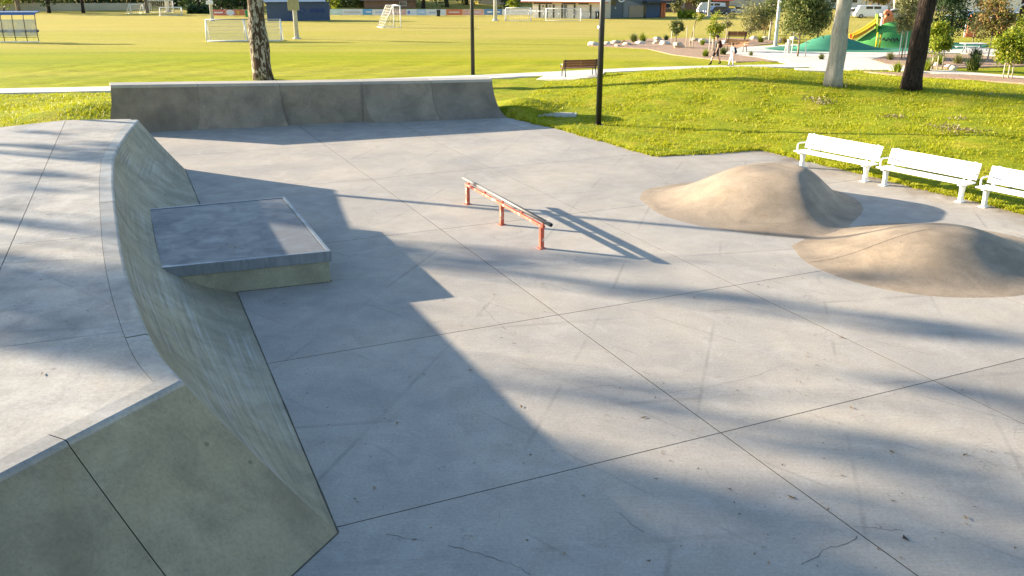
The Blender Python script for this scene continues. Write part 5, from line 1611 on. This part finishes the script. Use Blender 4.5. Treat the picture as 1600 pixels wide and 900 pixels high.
def tussock(px, py, s, leaf, label, n=150):
    p = GT(px, py)
    o = empty('tussock', p, 0, label, 'shrub', 'low plants in the garden beds')
    g = rng
    th = g.uniform(0, 2 * np.pi, n); l_ = s * g.uniform(.6, 1.2, n); out = g.uniform(.1, .8, n)
    base = np.c_[g.normal(0, s * .12, n), g.normal(0, s * .12, n), np.full(n, .03)]
    tip = base + np.c_[np.cos(th) * out, np.sin(th) * out, np.sqrt(1 - (out * .9) ** 2)] * l_[:, None]
    w = np.c_[-np.sin(th), np.cos(th), np.zeros(n)] * s * .05
    V = np.empty((n, 3, 3)); V[:, 0] = base - w; V[:, 1] = base + w; V[:, 2] = tip
    link('leaf_blades', np_mesh('leaf_blades', V.reshape(-1, 3), 3), leaf, o)
TUS = [(1102, 89, .55, 'leaf_lime', 'yellow tussock left of the walking person'), (1130, 86, .6, 'leaf_gum', 'green tussock between the two walking people'), (1098, 71, .5, 'leaf_lime', 'low tussock beside the long pale rock'), (1173, 88, .35, 'leaf_gum', 'tiny tussock in the mulch right of the person in white'),
       (1283, 94, .45, 'leaf_gum', 'small tussock just left of the pale trunk'), (990, 66, .8, 'leaf_gum', 'green shrub behind the black lamp pole rocks'), (1004, 65, .75, 'leaf_lime', 'lime shrub in the rocks'), (975, 70, .4, 'leaf_rust', 'brown tussock among the first rocks'), (1041, 63, .5, 'leaf_dark', 'dark tussock between rocks'),
       (1188, 67, .6, 'leaf_lime', 'yellow green tussock left of the light pole'), (1225, 68, .6, 'leaf_rust', 'rusty tussock right of the light pole'), (1519, 111, 1.0, 'leaf_gum', 'large green strappy tussock at the right path'), (1496, 101, .7, 'leaf_olive', 'olive tussock left of the strappy one'), (1523, 95, .9, 'leaf_dark', 'dark tussock below the picnic table'),
       (1466, 103, .7, 'leaf_lime', 'lime tussock behind the white boulder'), (1446, 112, .8, 'leaf_lime', 'yellow green shrub at the foot of the dark trunk'), (1402, 113, .6, 'leaf_lime', 'thin seedling left of the dark trunk'), (1390, 95, .6, 'leaf_olive', 'low shrub in the round bed left of the dark trunk'), (1470, 97, .6, 'leaf_olive', 'low shrub behind the lime tree'), (1592, 102, .9, 'leaf_rust', 'orange tinged shrub at the right edge')]
for px, py, s, lf, lb in TUS:
    tussock(px, py, s, M[lf], lb)
def rock(px, py, w, h, m_, label):
    p = GT(px, py)
    k = (p.y * cP + 5.2 * sP) / FPX
    bm = bmesh.new(); bmesh.ops.create_icosphere(bm, subdivisions=3, radius=1)
    ph = [random.uniform(0, 6) for _ in range(6)]
    for v in bm.verts:
        d = v.co.copy()
        f = 1 + .22 * math.sin(2.3 * d.x + ph[0]) * math.sin(2.9 * d.y + ph[1]) + .16 * math.sin(4.1 * d.z + ph[2] + 2 * d.x) + .08 * math.sin(7 * d.y + ph[3])
        for nrm in ((.6, -.5, .62), (-.7, -.4, .5), (.1, .2, .97)):   # a few broken faces
            q = d.dot(Vector(nrm)) * f
            if q > .82: f *= .82 / q
        v.co = Vector((d.x * f * w * k / 2, d.y * f * w * k / 2.3, max(-.1, d.z * f * h * k * .62 + h * k * .3)))
    me = bpy.data.meshes.new('rock'); bm.to_mesh(me); bm.free()
    o = link('rock', me, m_)
    o.location = p
    tag(o, label, 'rock', 'rocks edging the garden beds')
ROCKS = [(928, 71, 18, 7, 1, 'pale rock at the left tip of the rock bed'), (948, 70, 12, 6, 1, 'pale rock just right of the black lamp pole'), (962, 68, 16, 6, 0, 'flat brown rock behind the first pale rocks'), (980, 71, 14, 6, 0, 'sandy rock before the green shrub'), (1000, 69, 15, 6, 1, 'pale flat rock before the lime shrub'), (965, 73, 10, 4, 0, 'low rock on the front edge of the bed'),
         (1027, 63, 13, 7, 0, 'rounded brown rock behind the two pale blocks'), (1026, 69, 12, 7, 0, 'orange brown rock left of the long pale block'), (1038, 70, 15, 8, 1, 'long pale block with a dark face'), (1060, 75, 18, 11, 0, 'large grey boulder left of the tree stakes'), (1086, 65, 14, 7, 0, 'grey boulder behind the tree stakes'), (1098, 67, 16, 8, 1, 'wide pale rock above the yellow tussock'),
         (1132, 70, 14, 8, 1, 'white rock between the tree and the tan bench'), (1178, 62, 12, 7, 1, 'white rock left of the light pole'), (1196, 62, 14, 6, 1, 'pale rock behind the light pole'), (1222, 65, 12, 7, 0, 'brown rock right of the light pole'), (1240, 62, 12, 6, 1, 'pale rock behind the bushy gum'), (1461, 105, 11, 9, 1, 'round white boulder right of the dark trunk'), (1483, 106, 14, 6, 1, 'flat pale rock beside the white boulder'), (1489, 110, 11, 9, 1, 'pointed white rock at the right path')]
for px, py, w, h, k_, lb in ROCKS:
    rock(px, py, w, h, M['rock2'] if k_ else M['rock'], lb)

# ------------------------------------------------------------------ plaza furniture
p = GT(1150, 81.5)
slat_bench('park_bench', p + Vector((0, 0, .04)), R(138), 1.9, M['tan_slat'], 'tan timber bench on the plaza behind the person in white')
p = GT(1151, 66)
slat_bench('park_bench', p + Vector((0, 0, .04)), R(-8), 1.7, M['brown_slat'], 'brown timber bench seen from behind, behind the tan bench')
p = GT(1184, 55)
slat_bench('park_bench', p + Vector((0, 0, .04)), R(12), 1.9, M['brown_slat'], 'dark timber bench under the grey green young tree')
p = GT(1518, 84)
pt = empty('picnic_table', p, R(6), 'white topped picnic table on the plaza at the right', 'table')
MB().box((0, 0, .74), (1.7, .75, .05)).build('table_top', M['goal_white'], pt, bevel=.01)
for s in (-1, 1):
    MB().tube([(s * .6, -.3, 0), (s * .6, 0, .72)], .035, 6).build('leg', M['steel'], pt)
    MB().tube([(s * .6, .3, 0), (s * .6, 0, .72)], .035, 6).build('leg', M['steel'], pt)
    MB().box((0, s * .75, .45), (1.7, .28, .04)).build('seat', M['goal_white'], pt, bevel=.01)
    MB().tube([(s * .5, s * .75, 0), (s * .5, s * .75, .44)], .035, 6).build('seat_leg', M['steel'], pt)
# bollard beside the bushy gum
p = GT(1231, 84)
bo = empty('bollard', p, 0, 'short pale bollard at the plaza left of the bushy gum', 'bollard')
MB().box((0, 0, .5), (.2, .2, 1.0)).build('shaft', M['white_stake'], bo, bevel=.01)
MB().box((0, 0, 1.01), (.23, .23, .04)).build('cap', M['goal_white'], bo, bevel=.01)
# little ramp edge of the footpath left of the pale tree
p = GT(1283, 113.5)
kr = empty('kerb_ramp', p, R(-12), 'dark edged end of the concrete footpath beside the pale tree', 'kerb')
MB().add([(-1.2, -.25, .12), (.55, -.35, .12), (.75, .75, .13), (-1.2, .8, .13), (-1.2, -.25, -.2), (.55, -.35, -.2), (.75, .75, -.2), (-1.2, .8, -.2)], [(0, 1, 2, 3), (4, 5, 1, 0), (5, 6, 2, 1), (6, 7, 3, 2), (7, 4, 0, 3)]).build('slab', M['path'], kr, bevel=.01)
MB().box((.52, -.36, .0), (.4, .06, .2)).build('drain_opening', M['dark_hole'], kr)

# ------------------------------------------------------------------ playground
def mound(px, py, w, d, h, m_, label, skew=0.0):
    p = GT(px, py)
    rws = []
    N = 30
    for j in range(13):
        v = -1 + 2 * j / 12
        row = []
        for i in range(N + 1):
            u = -1 + 2 * i / N
            rr = min(1, math.hypot(u - skew * (1 - u * u), v))
            row.append(Vector((u * w / 2, v * d / 2, h * (.5 + .5 * math.cos(math.pi * rr)) - .04)))
        rws.append(row)
    o = MB().loft(rws, True).build('play_mound', m_)
    o.location = p
    tag(o, label, 'play mound', 'rubber mounds of the playground')
    return p
mound(1318, 77, 9.5, 5.0, 1.15, M['rubber_green'], 'low teal rubber mound behind the pale gum trunk', -.25)
pb = mound(1402, 73, 9.5, 5.0, 2.05, M['rubber_bright'], 'tall bright green rubber mound carrying the slide', -.1)
kk = (pb.y * cP + 5.2 * sP) / FPX
def PB(px, py, dy=0.0):
    """point in the upright plane through the tall mound, from picture columns and rows"""
    d = ray(px, py); t = (pb.y + dy) / d.y
    return Vector((d.x * t, d.y * t, CAM_H + d.z * t))
q0, q1 = PB(1371, 36), PB(1329, 60.5)
sl = empty('slide', (q1.x, q1.y, q1.z), 0, 'orange slide with yellow rim running down the green mound', 'slide')
SO = sl.location
path_pts = [q0, q0.lerp(q1, .12) - Vector((0, 0, .08)), q0.lerp(q1, .5) - Vector((0, 0, .16)), q0.lerp(q1, .85) - Vector((0, 0, .12)), q1]
rws = []
for p_ in catmull(path_pts, 4):
    rws.append([p_ + Vector((0, y, z)) for y, z in ((-.42, .30), (-.36, .02), (-.2, -.04), (.2, -.04), (.36, .02), (.42, .30))])
so = MB().loft(rws, True).build('chute', M['orange'], sl, SO)
md = so.modifiers.new('solid', 'SOLIDIFY'); md.thickness = .05
for y in (-.42, .42):
    MB().tube([r_[0 if y < 0 else 5] for r_ in rws], .06, 6).build('rim', M['yellow'], sl, SO)
for px, y in ((1368, -.5), (1373, .5)):
    t_ = PB(px, 22); b2_ = PB(px - 1, 49)
    MB().tube([Vector((b2_.x, b2_.y + y, b2_.z - .3)), Vector((t_.x, t_.y + y, t_.z))], .07, 8).build('entry_post', M['lime'], sl, SO)
a_ = PB(1370, 30)
MB().tube([a_ + Vector((-.1, -.5, 0)), a_ + Vector((.15, .5, 0))], .05, 8).build('entry_bar', M['lime'], sl, SO)
MB().box((q0.x + .5, q0.y, q0.z - .25), (1.0, 1.0, .08)).build('platform', M['rubber_bright'], sl, SO)
# yellow climbing bars in front of the mound
c0 = PB(1369, 71, -2.3)
hb = empty('climbing_bars', c0, 0, 'pair of yellow climbing bars at the foot of the green mound', 'climbing bars')
MB().tube([(0, 0, -.2), (0, 0, 1.0)], .07, 8).build('bar', M['yellow'], hb)
MB().tube([(.27, 0, -.2), (.3, 0, .85)], .07, 8).build('bar', M['yellow'], hb)
MB().tube([(0, 0, .55), (.28, 0, .55)], .05, 8).build('cross_bar', M['yellow'], hb)
MB().tube([(.3, 0, .85), (.3, 0, .95)], .09, 8).build('bar_cap', M['black_paint'], hb)
# dark rope handholds on the mound
rp = PB(1379, 64, -1.7)
ro = empty('climbing_rope', rp, 0, 'dark knotted climbing rope lying on the green mound', 'rope')
MB().tube([(i * .11, .012 * i, .12 * math.sin(i * 1.9) + .02 * math.cos(i) + .12) for i in range(13)], .045, 6).build('rope', M['black_paint'], ro)
for i in range(0, 13, 3):
    bm = bmesh.new(); bmesh.ops.create_icosphere(bm, subdivisions=1, radius=.08)
    bmesh.ops.translate(bm, verts=bm.verts[:], vec=(i * .11, .012 * i - .03, .12 * math.sin(i * 1.9) + .12))
    me = bpy.data.meshes.new('knot'); bm.to_mesh(me); bm.free(); link('knot', me, M['black_paint'], ro)
# coral climbing panels: upright curved plates with holes
def coral(loc, w, h, label, bend):
    o = empty('play_sculpture', loc, 0, label, 'play sculpture', 'coral play sculptures')
    prof = [(-.5, 0), (.5, 0), (.52, .45), (.42, .72), (.2, .93), (-.1, 1.0), (-.4, .92), (-.5, .80), (-.3, .72), (-.42, .5)]
    P_ = [(x * w + bend * (z ** 2) * w, z * h) for x, z in prof]
    n = len(P_)
    m_ = MB().add([(x, -.15, z) for x, z in P_] + [(x, .15, z) for x, z in P_], [tuple(range(n)), tuple(range(n, 2 * n))[::-1]] + [(i, (i + 1) % n, n + (i + 1) % n, n + i) for i in range(n)])
    m_.build('plate', M['coral'], o, bevel=.03)
    for x, z, r_ in ((.05, .45, .16), (-.15, .75, .12), (.2, .68, .1)):
        MB().tube([(x * w, -.155, z * h), (x * w, -.165, z * h)], r_ * w, 12).build('hole', M['dark_hole'] if z > .7 else M['terracotta'], o)
    MB().tube([(-.62 * w, 0, -.3), (-.62 * w, 0, h * .62)], .09, 8).build('support_post', M['grey_pole'], o)
coral(PB(1386, 46.5, 1.2), .85, 1.62, 'coral red curved climbing panel on top of the green mound', -.1)
pc = DP(1516, 88)
coral(Vector((pc.x, pc.y, pc.z)), 1.0, 2.2, 'coral red curved climbing panel farther back at the right', .1)

for o in list(bpy.data.objects):
    if o.type == 'MESH' and o.data.users > 1 and not o.data.materials:
        pass
